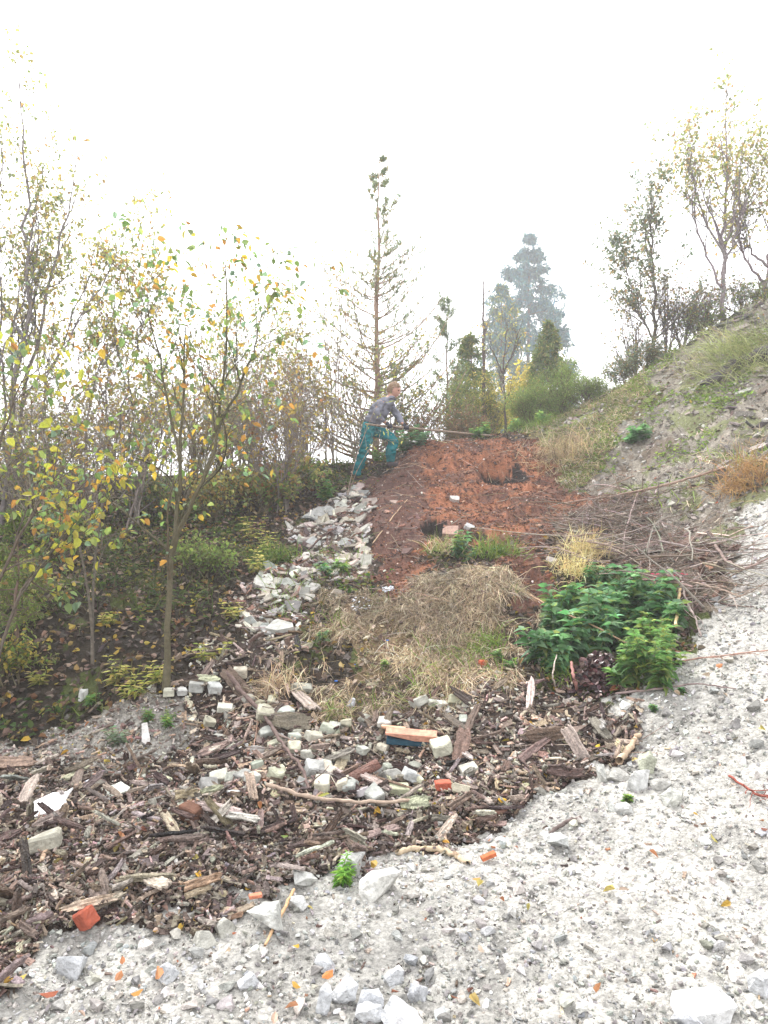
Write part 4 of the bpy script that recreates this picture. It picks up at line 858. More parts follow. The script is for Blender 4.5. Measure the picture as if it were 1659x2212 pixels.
def broad(name, label, cat, stems, r0, leafpal, lsize, n1=16, L1=.9, n2=5, L2=.35, per=5, group=None, bark=BRK, up=.08, tpl=None, droop=.5, t0=.25, ang=.65, prof=.7, sub=3, L3=.18, bare=0, leafr=1., wob=.13, tr=.0025, t1lo=0., endr=.12):
    """leafy tree or shrub: stems is a list of guide lines"""
    base = stems[0][0]; root = empty(name, base, label, cat, group); off = np.asarray(base)
    a = Acc(); lf = Acc()
    P0 = np.stack(stems); k = P0.shape[1]; R0 = np.asarray(r0) * np.ones(len(P0)); rad0 = R0[:, None] * np.linspace(1, endr, k)[None] ** .9
    rad0[:, 0] *= 1.35; tubes(a, P0, rad0, 8, pick([bark], len(P0), .08))
    b, d, r, t, i = spawn(P0, rad0, n1, t0, .98, ang)
    L = L1 * (.45 + .75 * rng.random(len(b))) * (1 - prof * t)
    P1 = grow(b, d, L, 9, wob, up); rad1 = taper(np.minimum(r * .6, .006 + L * .012), 9, .3); tubes(a, P1, rad1, 5, pick([bark], len(P1), .15))
    b, d, r, t, i = spawn(P1, rad1, n2, .15, 1, .6); Lb = L2 * (.4 + .8 * rng.random(len(b)))
    P2 = grow(b, d, Lb, 6, wob * 1.1, up * .6); rad2 = taper(np.minimum(r * .7, tr * 1.5), 6, .4); tubes(a, P2, rad2, 4, pick([bark], len(P2), .2))
    T = P2
    if sub:
        b, d, r, t, i = spawn(P2, rad2, sub, .2, 1, .6); P3 = grow(b, d, L3 * (.4 + .8 * rng.random(len(b))), 4, wob, up * .4)
        tubes(a, P3, taper(np.full(len(b), tr * .7), 4, .5), 3, pick([bark], len(P3), .2)); T = P3
    a.build('trunk', M_wood, root, smooth=True).location = -off if False else (0, 0, 0)
    tr_o = root.children[0] if root.children else None
    if per:
        if t1lo: T = T[T[:, 0, 2] > t1lo]
        if leafr < 1: T = T[rng.random(len(T)) < leafr]
        if len(T): leaves_on(lf, T, per, lsize, leafpal, tpl, droop=droop)
        if len(T): lf.build('foliage', M_leaf, root)
    for c in [o for o in COL.objects if o.parent == root]:
        c.data.transform(Matrix.Translation(-Vector(off)))
    return root
YG = [(.30, .33, .10), (.40, .38, .12), (.5, .40, .10), (.22, .28, .09), (.26, .32, .17), (.42, .26, .10), (.5, .46, .16)]  # yellow-green leaf tones, lightened to imitate bleaching by sky glare
NEAR = [(.13, .20, .06), (.18, .27, .08), (.40, .36, .07), (.5, .34, .05), (.17, .26, .16), (.26, .32, .09), (.42, .22, .05), (.20, .28, .10)]

# near sapling with big leaves (forked stem)
b0 = ground_at(358, 5.2); b0[2] += .03
S1 = guide(b0, [(362, 1330), (370, 1220), (378, 1130), (388, 1020), (396, 900), (398, 780), (402, 700)], 5.2, 16, .006)
S2 = guide(S1[5], [(410, 1090), (440, 1040), (468, 960), (480, 850), (492, 700), (492, 600), (488, 545)], 5.1, 16, .006)
S3 = guide(S2[7], [(520, 830), (550, 760), (562, 690), (560, 640)], 5.0, 16, .006)
S4 = guide(S1[9], [(350, 800), (320, 680), (318, 600)], 5.1, 16, .006)
broad('sapling', 'young forked tree with large green and yellow leaves in front of the left bank', 'tree', [S1, S2, S3, S4], [.025, .017, .010, .010], NEAR, .052, n1=13, L1=.85, n2=5, L2=.30, per=2, sub=2, L3=.10, bark=(.10, .09, .055), up=.0, t0=.22, prof=.55, wob=.12, droop=.9, leafr=.85)
# left edge leafy branches in front of the bank
b0 = ground_at(-60, 4.7)
T1 = guide(b0, [(-20, 1250), (60, 1130), (120, 1030), (180, 960)], 4.7, 12, .01); T2 = guide(b0, [(-60, 1200), (-20, 1000), (20, 880), (60, 800)], 4.7, 12, .01); T3 = guide(b0, [(20, 1300), (90, 1230), (150, 1130), (215, 1060)], 4.9, 12, .01)
broad('leafy_shrub', 'shrub with yellowish round leaves leaning in from the left edge', 'shrub', [T1, T2, T3], .014, NEAR + [(.36, .36, .05)] * 4, .058, n1=12, L1=.6, n2=4, L2=.24, per=2, sub=2, L3=.09, bark=(.10, .08, .06), up=.0, t0=.3, prof=.3, droop=.8)
b0 = ground_at(200, 5.6)
broad('leafy_shrub', 'low leafy shrub between the left edge shrub and the forked sapling', 'shrub', [guide(b0, [(205, 1180), (230, 1060), (270, 980)], 5.6, 10), guide(b0, [(180, 1200), (150, 1120), (110, 1050)], 5.5, 10)], .012, NEAR, .055, n1=9, L1=.5, n2=3, L2=.2, per=2, sub=2, L3=.09, up=0, prof=.3, droop=.8)
# tall slender trees at the upper left
specs = [
 ([(20, 960), (50, 760), (62, 560), (58, 420), (45, 260), (30, 120)], 8.2, .042, 'tallest slender tree at the far left with thin yellow green leaves'),
 ([(40, 900), (90, 700), (125, 540), (150, 440), (170, 330)], 8.4, .036, 'slender tree leaning right behind the tallest left one'),
 ([(-60, 900), (-30, 700), (-10, 480), (0, 300)], 8.0, .034, 'slender tree half cut off by the left edge'),
 ([(80, 920), (120, 760), (190, 600), (230, 450)], 8.9, .026, 'thin tree with upswept stem right of the leaning left tree'),
 ([(185, 900), (215, 780), (245, 660), (250, 560)], 9.2, .022, 'thin stemmed tree in the gap left of the orange leaved one'),
 ([(260, 900), (290, 760), (310, 640), (315, 540)], 9.0, .024, 'slender tree with orange tinged drooping top leaves')]
OR = [(.42, .30, .08), (.46, .24, .06), (.30, .30, .10), (.20, .24, .10)]
for i, (pl, Y_, r_, lb) in enumerate(specs):
    r_ *= .68
    b0 = ground_at(pl[0][0] - [18, 12, 10, -60, 10, 40][i], Y_ + .3); main = guide(b0, pl, Y_, 18, .025)
    sts = [main]
    for s_ in range(3):
        k0 = 2 + s_ * 2; q0 = main[k0]; dx = (rng.random() * .9 + .25) * (1 if s_ % 2 else -1) * .55
        top = main[-1] + np.array([dx * 1.3, rng.random() * .8 - .4, -.25 - .5 * rng.random()]); t = np.linspace(0, 1, 18)[:, None]
        sts.append(q0 * (1 - t) + top * t + np.array([dx, 0, 0]) * np.sin(t * np.pi) * .35 + .02 * rng.standard_normal((18, 3)))
    broad('slender_tree', lb, 'tree', sts, [r_, r_ * .6, r_ * .55, r_ * .5], YG if i < 4 else OR + YG, .048, n1=13, L1=.75, n2=5, L2=.34, per=3, sub=3, L3=.15, t0=.25, up=.14, bark=(.17, .15, .145), leafr=.6, prof=.35, ang=.5, droop=.9, t1lo=3.3, group='slender trees at the upper left')  # pale grey bark, lightened further in colour to stand in for sky glare
# many-stemmed bare shrubs on the crest, left of the man
SB = [(.24, .22, .08), (.34, .26, .08), (.42, .32, .09), (.20, .16, .08), (.28, .14, .06)]
shr = [(60, 9.2, 860, .9, 'thicket shrub at the far left crest, under the tallest slender tree'), (150, 9.6, 840, .9, 'bare twigged shrub second from the left on the crest'), (240, 10.2, 820, .9, 'bare twigged shrub third from the left on the crest'),
 (330, 10.6, 800, 1.0, 'twiggy shrub behind the forked sapling stem'), (420, 10.9, 720, 1.1, 'tall twiggy shrub right behind the forked sapling'), (500, 11.2, 700, 1.1, 'twiggy shrub right of the sapling crown'),
 (560, 11.6, 760, 1.0, 'twiggy shrub fourth to the left of the man'), (615, 11.9, 690, 1.1, 'tall twiggy shrub third to the left of the man'), (665, 12.2, 740, 1.0, 'dense twiggy shrub second to the left of the man'),
 (715, 12.3, 650, 1.0, 'dense twiggy shrub directly behind the man'), (770, 12.6, 720, .9, 'bare shrub behind the shoulders of the man'), (850, 13.0, 700, .8, 'upright bare shrub right behind the head of the man'), (590, 10.4, 830, .8, 'low shrub with tangled stems in front of the crest'), (470, 9.6, 880, .9, 'dark tangled shrub on the bank right of the forked sapling'), (655, 10.9, 840, .8, 'tangled shrub nearest to the man on his left side'),
 (530, 10.2, 700, .7, 'straight stemmed shrub just right of the sapling crown'), (380, 9.4, 760, .8, 'straight stemmed shrub close behind the sapling fork'), (290, 8.6, 800, .8, 'slim stemmed shrub left of the sapling on the bank'), (200, 8.4, 860, .8, 'slim stemmed shrub on the bank below the orange tinged tree'), (110, 8.2, 900, .8, 'low stemmed thicket on the bank below the leaning tree'), (600, 9.3, 900, .6, 'small stemmed shrub on the bank above the grey slabs'), (20, 8.6, 900, .8, 'low stemmed thicket at the left edge of the bank')]
for i, (px, Y_, top, sp, lb) in enumerate(shr):
    b0 = ground_at(px, Y_); H_ = ((1106 - top) / F * Y_ + EYE - b0[2]) * [1.25, .85, 1.1, .95, 1.3][i % 5]; sts = []
    for s_ in range(7):
        a_ = rng.random() * 6.28; ex = np.array([math.cos(a_) * sp, math.sin(a_) * .5 * sp, 0]) * (.25 + .8 * rng.random()); h_ = H_ * (.55 + .45 * rng.random()) if s_ else H_
        t = np.linspace(0, 1, 12)[:, None]; bb = b0 + np.array([.08 * rng.standard_normal(), .08 * rng.standard_normal(), 0])
        sts.append(bb + ex * t ** 1.2 * (.0 if s_ == 0 else 1) + np.array([0, 0, 1]) * h_ * t + .03 * rng.standard_normal((12, 3)) * t)
    broad('bare_shrub', lb, 'shrub', sts, .012, [SB, YG, SB, YG + NEAR[:3]][i % 4], .042 + .01 * (i % 3), n1=9, L1=.85, n2=4, L2=.4, per=2, sub=3, L3=.2, t0=.08, up=.1, leafr=[.4, .65, .45, .8][i % 4], bark=[(.26, .22, .19), (.24, .20, .16), (.20, .17, .15)][i % 3], prof=.4, group='twiggy shrubs along the crest', tr=.003)
# thin straight stems sprinkled over the crest
# right group on the crest
def right_tree(pl, bx, Y_, r_, lb, name='slender_tree', n1=16, L1=1.0, size=.06, pal=YG, ns=3, spread=.6, **kw):
    b0 = ground_at(bx, Y_); main = guide(b0, pl, Y_, 16, .02); sts = [main]
    for s_ in range(ns):
        q0 = main[2 + s_]; dx = (rng.random() * .8 + .3) * (1 if s_ % 2 else -1) * spread; top = main[-1] + np.array([dx * 1.3, rng.random() - .5, -.5 - .9 * rng.random()]); t = np.linspace(0, 1, 16)[:, None]
        sts.append(q0 * (1 - t) + top * t + np.array([dx, 0, 0]) * np.sin(t * np.pi) * .3 + .02 * rng.standard_normal((16, 3)))
    return broad(name, lb, 'tree', sts, [r_] + [r_ * .55] * ns, pal, size, n1=n1, L1=L1, n2=5, L2=.4, per=kw.pop('per', 2), sub=3, L3=.17, up=.1, ang=.55, **kw)
right_tree([(1562, 560), (1568, 480), (1572, 350), (1568, 190)], 1563, 12.6, .042, 'tall slender birch like tree on the right crest', n1=20, L1=1.3, t0=.25, leafr=.75, prof=.5, bark=(.22, .18, .19), ns=4, spread=.5, t1lo=6.4, per=3)  # birch-pale bark, its colour also lightened to suggest glare from the sky
right_tree([(1662, 560), (1675, 450), (1690, 350)], 1650, 12.8, .05, 'tall tree cut off by the right edge on the crest', n1=16, L1=1.1, t0=.3, leafr=.7, bark=(.22, .18, .19), t1lo=6)
DK = [(.18, .22, .13), (.15, .20, .12), (.26, .28, .14), (.36, .26, .12), (.17, .22, .16)]
right_tree([(1414, 640), (1408, 520), (1405, 410)], 1415, 13.0, .038, 'dark green leafy tree standing left in the right group', n1=30, L1=1.4, pal=DK, t0=.12, leafr=.8, prof=.7, per=4, size=.06, ns=1, spread=.4)
for (bx, tx, ty, lb) in [(1440, 1436, 560, 'bushy shrub just right of the dark green leafy tree'), (1475, 1490, 600, 'multi stemmed upright shrub between the leafy tree and the birch'), (1510, 1530, 640, 'multi stemmed shrub left of the birch on the right crest'), (1375, 1330, 650, 'spreading low shrub left of the dark green leafy tree'), (1600, 1610, 640, 'thin shrub right of the birch at the top right')]:
    b0 = ground_at(bx, 12.9); sts = []; T_ = W(tx, ty, 12.9)
    for s_ in range(8):
        top = b0 + (T_ - b0) * (.6 + .4 * rng.random()) + np.array([rng.standard_normal() * .35, rng.standard_normal() * .3, 0]); t = np.linspace(0, 1, 12)[:, None]
        sts.append(b0 + (top - b0) * t + .02 * rng.standard_normal((12, 3)) * t)
    broad('bare_shrub', lb, 'shrub', sts, .014, SB + DK, .05, n1=9, L1=.5, n2=4, L2=.3, per=2, sub=2, L3=.16, t0=.15, up=.15, leafr=.45, bark=(.14, .11, .11), prof=.5, tr=.003)

# conifers -----------------------------------------------------------
def conifer(name, label, px, Y_, top, half, col, nb=90, lean=0, droop=.12, tip=.06, n2=12, L2=.28, nper=9, nsz=.05, r0=.06, bark=(.16, .11, .085), t0=.15, pw=.8, base=None, group=None, dens=1., hang=.2, whorl=0, k2=5):
    b0 = ground_at(px, Y_) if base is None else np.array(base, float); T_ = W(px + lean, top, Y_); t = np.linspace(0, 1, 16)[:, None]
    P0 = (b0 * (1 - t) + T_ * t + .02 * rng.standard_normal((16, 3)))[None]; H_ = T_[2] - b0[2]; rad0 = r0 * np.linspace(1, .08, 16)[None]
    root = empty(name, b0, label, 'tree', group); a = Acc(); tubes(a, P0, rad0, 8, np.array([bark]))
    tt = np.sort(t0 + (1 - t0) * rng.random(nb) ** (1.5 if half > 150 else 1.0)); tt = np.where(whorl > 0, np.clip(np.round(tt * max(whorl, 1)) / max(whorl, 1) + .008 * rng.standard_normal(nb), t0, 1), tt); f = np.clip(tt, 0, .9999) * 14.999; i = f.astype(int); w = (f - i)[:, None]; b = P0[0, i] * (1 - w) + P0[0, i + 1] * w
    az = rng.random(nb) * 6.283; d = np.stack([np.cos(az), np.sin(az), .35 - .6 * (1 - tt) * droop * 4 + .1 * rng.standard_normal(nb)], -1)
    Lm = half * Y_ / F * ((1 - tt) ** pw + .04) * (.65 + .45 * rng.random(nb)) / (1 - t0) ** pw
    P1 = grow(b, d, Lm, 9, .05, -droop * .3); k_ = np.linspace(0, 1, 9) ** 2.5; P1[..., 2] += (tip * Lm)[:, None] * k_[None] * 3
    rad1 = taper(.004 + Lm * .010, 9, .25); tubes(a, P1, rad1, 4, np.repeat([bark], nb, 0))
    b, d, r, t_, i = spawn(P1, rad1, n2, .15, 1, .85, .15); d[:, 2] = d[:, 2] * .35 - hang
    L = L2 * (.4 + .7 * rng.random(len(b))) * (1.1 - .5 * t_) * np.clip(Lm[i] / (Lm.max() * .55), .22, 1); P2 = grow(b, d, L, k2, .08, -.05 if hang > .1 else .12); tubes(a, P2, taper(np.full(len(b), .0025 * (1 + Y_ / 30)), k2, .5), 3, np.repeat([bark], len(b), 0))
    lf = Acc(); leaves_on(lf, P2, nper, nsz, col, NEEDLE, t0=0, droop=.25 if hang > .1 else -.5, out=.55, jit=.2, off=.005 * Y_ / 10)
    leaves_on(lf, P1, nper * 2, nsz, col, NEEDLE, t0=.2, droop=0, out=.6, jit=.2, off=.005)
    top_ = P0[:, 11:]; leaves_on(lf, top_, 10, nsz, col, NEEDLE, t0=0, droop=-.6, out=.5, off=.004)
    a.build('trunk', M_wood, root, smooth=True); lf.build('foliage', M_needle, root)
    for c in [o for o in COL.objects if o.parent == root]: c.data.transform(Matrix.Translation(-Vector(b0)))
    return root
PN = [(.16, .23, .12), (.21, .27, .13), (.13, .19, .12), (.24, .27, .12)]
conifer('pine_tree', 'tallest open pine in the middle, right behind the man', 812, 13.6, 345, 215, PN + [(.4, .3, .08)], nb=120, n2=9, L2=.36, nper=9, nsz=.08, r0=.075, droop=.02, tip=.16, hang=-.15, t0=.10, pw=1.0, bark=(.26, .17, .12), lean=8)
conifer('pine_tree', 'small young pine right of the man with short upturned tips', 966, 15.5, 640, 62, PN, nb=46, n2=8, L2=.38, nper=11, nsz=.08, r0=.045, droop=.02, tip=.18, hang=-.1, t0=.15, pw=.6)
SPR = [(.05, .16, .18), (.08, .20, .21), (.04, .13, .16), (.11, .21, .16)]
SPY = [(.14, .20, .05), (.18, .23, .06), (.11, .17, .05), (.3, .28, .07)]
conifer('spruce_tree', 'tallest bluish spruce in the background', 1142, 46, 515, 150, SPR, nb=130, whorl=15, n2=14, L2=1.4, nper=12, nsz=.36, r0=.22, droop=.25, tip=.06, hang=.65, t0=.1, base=(W(1142, 1040, 46)), pw=.62, k2=5)
conifer('spruce_tree', 'green spruce left of the tallest bluish one', 1083, 38, 620, 75, SPY + SPR, nb=80, n2=12, L2=1.2, nper=8, nsz=.3, r0=.15, droop=.2, hang=.5, t0=.1, base=(W(1083, 1040, 38)), pw=.5)
conifer('spruce_tree', 'bluish spruce right of the tallest one', 1196, 44, 660, 75, SPR, nb=80, n2=12, L2=1.3, nper=8, nsz=.34, r0=.15, droop=.2, hang=.5, t0=.1, base=(W(1196, 1040, 44)), pw=.6)
conifer('spruce_tree', 'small green spruce in front of the bluish ones', 1185, 17, 700, 62, SPY, nb=80, n2=11, L2=.5, nper=8, nsz=.14, r0=.05, droop=.12, hang=.2, t0=.05, base=(W(1185, 1010, 17)), pw=.7)
conifer('spruce_tree', 'yellow green larch like conifer right of the young pine', 1015, 17, 720, 60, SPY, nb=70, n2=11, L2=.5, nper=8, nsz=.13, r0=.05, droop=.1, hang=.2, t0=.05, base=(W(1015, 1010, 17)), pw=.6)
conifer('spruce_tree', 'dim small conifer at the far left below the shrub', 35, 5.6, 1090, 90, [(.14, .2, .04), (.10, .16, .03), (.2, .24, .06)], nb=50, n2=9, L2=.16, nper=10, nsz=.035, r0=.02, droop=.08, hang=.15, t0=.05, pw=.6)
# thin bare tree and leafless young tree right of the man
b0 = ground_at(1045, 14.5); broad('bare_tree', 'thin dead straight trunk with short twigs in front of the spruces', 'tree', [guide(b0, [(1044, 800), (1043, 700), (1046, 575)], 14.5, 14, .01)], .045, SB, .04, n1=26, L1=.4, n2=3, L2=.2, per=1, sub=0, leafr=.2, bark=(.13, .10, .09), t0=.15)
b0 = ground_at(1092, 13.6); c0 = guide(b0, [(1090, 850), (1088, 800)], 13.6, 14, .01)
broad('bare_tree', 'small forked bare tree in front of the yellow bush', 'tree', [c0, guide(c0[-2], [(1110, 750), (1130, 690)], 13.6, 14, .01), guide(c0[-2], [(1065, 760), (1055, 720)], 13.6, 14, .01), guide(c0[-1], [(1092, 740), (1098, 690)], 13.6, 14, .01)], [.03, .018, .014, .014], YG, .05, n1=8, L1=.5, n2=4, L2=.3, per=2, sub=2, leafr=.4, bark=(.10, .08, .07))
# bushes behind the knoll
def bush(name, lb, px, Y_, top, half, pal, lsz=.05, ns=12, tpl=None, per=4, leafr=1, bark=(.12, .10, .06), n1=10, base=None, up=.12, droop=.2):
    b0 = ground_at(px, Y_) if base is None else np.array(base); T_ = W(px, top, Y_); hw = half * Y_ / F; sts = []
    for s_ in range(ns):
        top_ = T_ + np.array([rng.uniform(-1, 1) * hw, rng.uniform(-.6, .6) * hw, 0]); top_[2] -= abs(top_[0] - T_[0]) / hw * (T_[2] - b0[2]) * .45 + rng.random() * .2 * (T_[2] - b0[2])
        t = np.linspace(0, 1, 9)[:, None]; bb = b0 + np.array([rng.uniform(-.35, .35) * hw, rng.uniform(-.35, .35) * hw, 0]); sts.append(bb + (top_ - bb) * t + np.array([0, 0, .06]) * np.sin(t * 3.14) + .02 * rng.standard_normal((9, 3)) * t)
    sc_ = Y_ / 13
    return broad(name, lb, 'bush', sts, .009 * sc_, pal, lsz * sc_, n1=n1, L1=.42 * sc_, n2=4, L2=.22 * sc_, per=per, sub=2, L3=.12 * sc_, t0=.1, up=up, bark=bark, leafr=leafr, tpl=tpl, droop=droop, prof=.4)
YEL = [(.55, .44, .08), (.48, .40, .08), (.6, .5, .14), (.36, .34, .08)]
GB = [(.18, .27, .06), (.22, .30, .07), (.14, .22, .06), (.28, .32, .10)]
bush('yellow_bush', 'bright yellow autumn bush below the tall bluish spruce', 1128, 18, 785, 48, YEL, .07, base=W(1128, 1000, 18))
bush('green_bush', 'largest feathery light green bush right of the yellow bush', 1210, 12.9, 790, 52, GB, .04, 14, NARROW, 6)
bush('green_bush', 'feathery green bush at the right end, at the foot of the right slope', 1265, 12.4, 850, 40, GB, .04, 12, NARROW, 6)
bush('green_bush', 'low green bush in front of the yellow bush', 1150, 12.6, 850, 45, GB, .04, 12, NARROW, 6)
bush('green_bush', 'yellow green bush behind the thin dead trunk', 1050, 14.5, 800, 50, SPY + YEL, .05, 14, NARROW, 5, base=W(1050, 1000, 14.5))
bush('green_bush', 'dull olive bush left of the thin dead trunk', 1000, 14.0, 800, 35, SPY, .05, 10, NARROW, 5, base=W(1000, 1000, 14))
bush('brown_bush', 'low brown twiggy bush behind the pole', 930, 12.6, 885, 60, [(.25, .14, .08), (.2, .12, .08), (.3, .2, .1)], .04, 14, leafr=.5, per=2)
bush('brown_bush', 'reddish brown low bush right of the brown twiggy one', 1000, 12.8, 890, 50, [(.28, .15, .08), (.2, .12, .08), (.2, .2, .08)], .04, 12, leafr=.5, per=2)
bush('low_bush', 'dark low bush on the crest left of the right group', 1350, 12.5, 800, 40, DK, .04, 9, leafr=.5)
bush('low_bush', 'dark green low bush under the dark leafy tree', 1400, 12.5, 765, 45, DK, .04, 9, leafr=.5)
bush('low_bush', 'dull green low bush at the foot of the birch', 1530, 12.6, 700, 45, DK + GB, .04, 8, leafr=.4)
bush('low_bush', 'small bush where the right slope crest meets the right edge', 1625, 12.6, 665, 40, DK + GB, .04, 8, leafr=.4)

# weeds and nettles -----------------------------------------------------
def herb(name, lb, base, h, pal, lsz, tm, nst=5, pairs=6, spread=.5, cat='plant', group=None, stem=(.16, .18, .07), up=.0, grad=True, lean=(0, -.15, 0), rr=.0025, order=2):
    root = empty(name, base, lb, cat, group); a = Acc(); lf = Acc(); d = nrm(rng.standard_normal((nst, 3)) * [spread, spread, 0] + [0, 0, 1] + np.array(lean)); P = grow(rng.standard_normal((nst, 3)) * [.006, .006, 0], d, h * (.6 + .5 * rng.random(nst)), 8, .05, .05)
    tubes(a, P, taper(np.full(nst, rr), 8, .5), 5, pick([stem], nst, .1)); a.build('stem', M_grass, root, smooth=True)
    for j in range(pairs):
        f = (.2 + .8 * j / max(pairs - 1, 1)) * 6.999; i = int(f); b = P[:, i] * (1 - f + i) + P[:, i + 1] * (f - i); a0 = j * 1.57 + rng.random(nst) * .5
        for s_ in range(order):
            an = a0 + s_ * 6.283 / order; e = -.05 + .45 * (j / pairs); dd = np.stack([np.cos(an), np.sin(an), np.full(nst, e)], -1); sz = lsz * (1.05 - .5 * (j / pairs) if grad else 1) * (.8 + .35 * rng.random(nst))
            inst_var(lf, tm, b, frames(dd, np.array([0, 0, 1.]) + .45 * rng.standard_normal((nst, 3))), sz[:, None], pick(pal, nst, .22) * (.75 + .45 * j / pairs))
    lf.build('leaves', M_leaf, root); return root
NET = [(.11, .27, .095), (.15, .31, .13), (.085, .21, .075), (.19, .33, .16), (.23, .31, .09), (.17, .31, .18)]; NET2 = [(.14, .28, .08), (.19, .32, .09), (.11, .23, .07), (.26, .34, .08)]
nsp = []
def net(region, nn, h, lsz, pal, lb, grp, nst=4):
    (x0, x1, y0, y1) = region
    for i in range(nn):
        px, py = rng.uniform(x0, x1), rng.uniform(y0, y1); herb('nettle_plant', lb, hit(px, py) - np.array([0, 0, .01]), h * (.5 + .8 * rng.random()), pal, lsz * (1.05 + .4 * rng.random()), NETTLE, nst, 6, .35, 'nettle', grp, order=4, rr=.003)
net((1185, 1300, 1335, 1440), 12, .34, .10, NET, 'large leaved dark green nettle in the left half of the clump', 'dark nettles, left half')
net((1150, 1215, 1420, 1455), 5, .22, .09, NET, 'lower dark green nettle at the left foot of the clump', 'dark nettles, left foot')
net((1330, 1450, 1315, 1365), 10, .30, .10, NET, 'grey green nettle in the upper right of the clump', 'dark nettles, upper right')
net((1330, 1440, 1390, 1490), 17, .28, .07, NET2, 'small leaved yellowish green nettle at the lower right of the clump', 'yellowish nettles, lower right')
net((1270, 1350, 1310, 1420), 7, .28, .10, NET, 'dark green nettle in the middle of the clump', 'dark nettles, middle')
net((1270, 1330, 1255, 1275), 3, .2, .07, NET, 'small nettle behind the clump beside the straw tuft', 'small nettles behind')
herb('pink_flower', 'small plant with pinkish red leaves behind the upright yellow stick', hit(1440, 1285), .2, [(.5, .06, .12), (.42, .05, .1), (.55, .12, .18)], .06, LEAFS, 5, 5, .5)
WD = [(990, 1205, .26, .085, NET, NETTLE, 7, 'dark green weed on top of the dry grass bank'), (1012, 1215, .15, .06, NET, NETTLE, 4, 'smaller weed right of the dark green one'), (703, 1082, .30, .09, NET2, LEAFS, 9, 'bright green bush like weed left below the feet of the man'),
 (735, 1240, .14, .08, NET2, NETTLE, 5, 'green weed in the middle of the tile rubble'), (705, 1245, .14, .08, NET, NETTLE, 4, 'green weed just left of the one in the tile rubble'), (875, 975, .42, .10, [(.10, .22, .09), (.13, .26, .12), (.2, .3, .12)], LEAFS, 10, 'green leafy plant behind the front foot of the man'),
 (905, 965, .32, .09, [(.10, .22, .09), (.13, .26, .12)], LEAFS, 8, 'leafy plant right of the one behind the man'), (693, 1380, .10, .06, NET, NETTLE, 4, 'small weed above the bark at the left of the dead grass'), (832, 1445, .08, .04, NET2, LEAFS, 5, 'tiny weed in the dead grass bank'),
 (735, 1905, .12, .05, [(.18, .38, .06), (.25, .45, .08)], NARROW, 7, 'small bright green weed beside the largest white rock'), (1355, 1732, .05, .03, NET2, LEAFS, 4, 'tiny green seedling on gravel below the boulders'), (365, 1570, .12, .045, NET2, NARROW, 5, 'narrow leaved green weed on the dull gravel patch'),
 (322, 1560, .09, .045, NET2, NARROW, 5, 'pale green weed left of the narrow leaved one'), (257, 1610, .14, .05, [(.2, .26, .16), (.24, .3, .2)], LEAFS, 3, 'grey green upright weed left on the gravel patch'), (195, 1520, .10, .06, NET2, NARROW, 5, 'low fern like weed below the leaf litter'),
 (1080, 1200, .12, .05, NET, LEAFS, 5, 'small weed right of the dry bank top'), (1105, 1440, .08, .04, NET2, LEAFS, 6, 'bright green seedling cluster left of the nettles'), (1075, 1425, .07, .04, NET2, LEAFS, 6, 'low green cluster beside the red brick corner'),
 (1385, 950, .2, .12, [(.12, .26, .10), (.16, .3, .13)], LEAFS, 8, 'broad leaved green plant on the middle of the right slope'), (1360, 958, .16, .10, [(.12, .26, .10)], LEAFS, 6, 'smaller broad leaved plant left of the larger one on the slope'), (1430, 1405, .06, .04, NET2, LEAFS, 5, 'little green plant at the right edge of the nettles'),
 (1470, 1495, .04, .03, NET, LEAFS, 5, 'tiny dark green plant on the upper gravel'), (1410, 1535, .04, .03, NET, LEAFS, 5, 'tiny plant on gravel right of the bark heap'), (815, 990, .25, .07, NET2, LEAFS, 5, 'green weed between the legs of the man'), (1050, 925, .2, .08, NET2, LEAFS, 9, 'bright green plant at the tip of the pole'), (1030, 925, .2, .08, NET2, LEAFS, 9, 'bright green plant left of the pole tip'), (1110, 915, .2, .08, NET2, LEAFS, 9, 'light green plant on the knoll crest'), (1170, 900, .25, .08, NET2, LEAFS, 9, 'light green plant right on the knoll crest')]
for (px, py, h, ls, pal, tm, ns, lb) in WD: herb('weed', lb, hit(px, py) - np.array([0, 0, .01]), h, pal, ls, tm, ns, 6 if tm is not NARROW else 9, .55, 'weed', order=3)
YW = [(.50, .46, .12), (.38, .38, .09), (.56, .5, .18), (.26, .32, .08)]
for (px, py, h, lb) in [(345, 1480, .22, 'yellow green willowherb at the foot of the sapling, right one'), (245, 1478, .22, 'yellow green willowherb left of the sapling foot'), (285, 1510, .20, 'yellow green willowherb in front of the sapling foot'), (445, 1430, .22, 'yellowish willowherb right of the sapling foot'), (505, 1340, .18, 'yellow narrow leaved sprig left of the pale rubble'), (235, 1350, .10, 'little yellow plant in the dark leaf litter'), (590, 1195, .3, 'yellow willow sprig left of the grey slabs'), (540, 1165, .3, 'yellow willow sprig hanging on the bank'), (560, 1240, .28, 'pale green willow sprig above the rubble end'), (90, 1480, .14, 'yellow green herb at the lower left edge'), (60, 1340, .2, 'yellow herb among the dark left foliage')]:
    herb('willowherb', lb, hit(px, py), h, YW, .07, NARROW, 6, 7, .7, 'plant', order=2, lean=(0, -.3, 0))
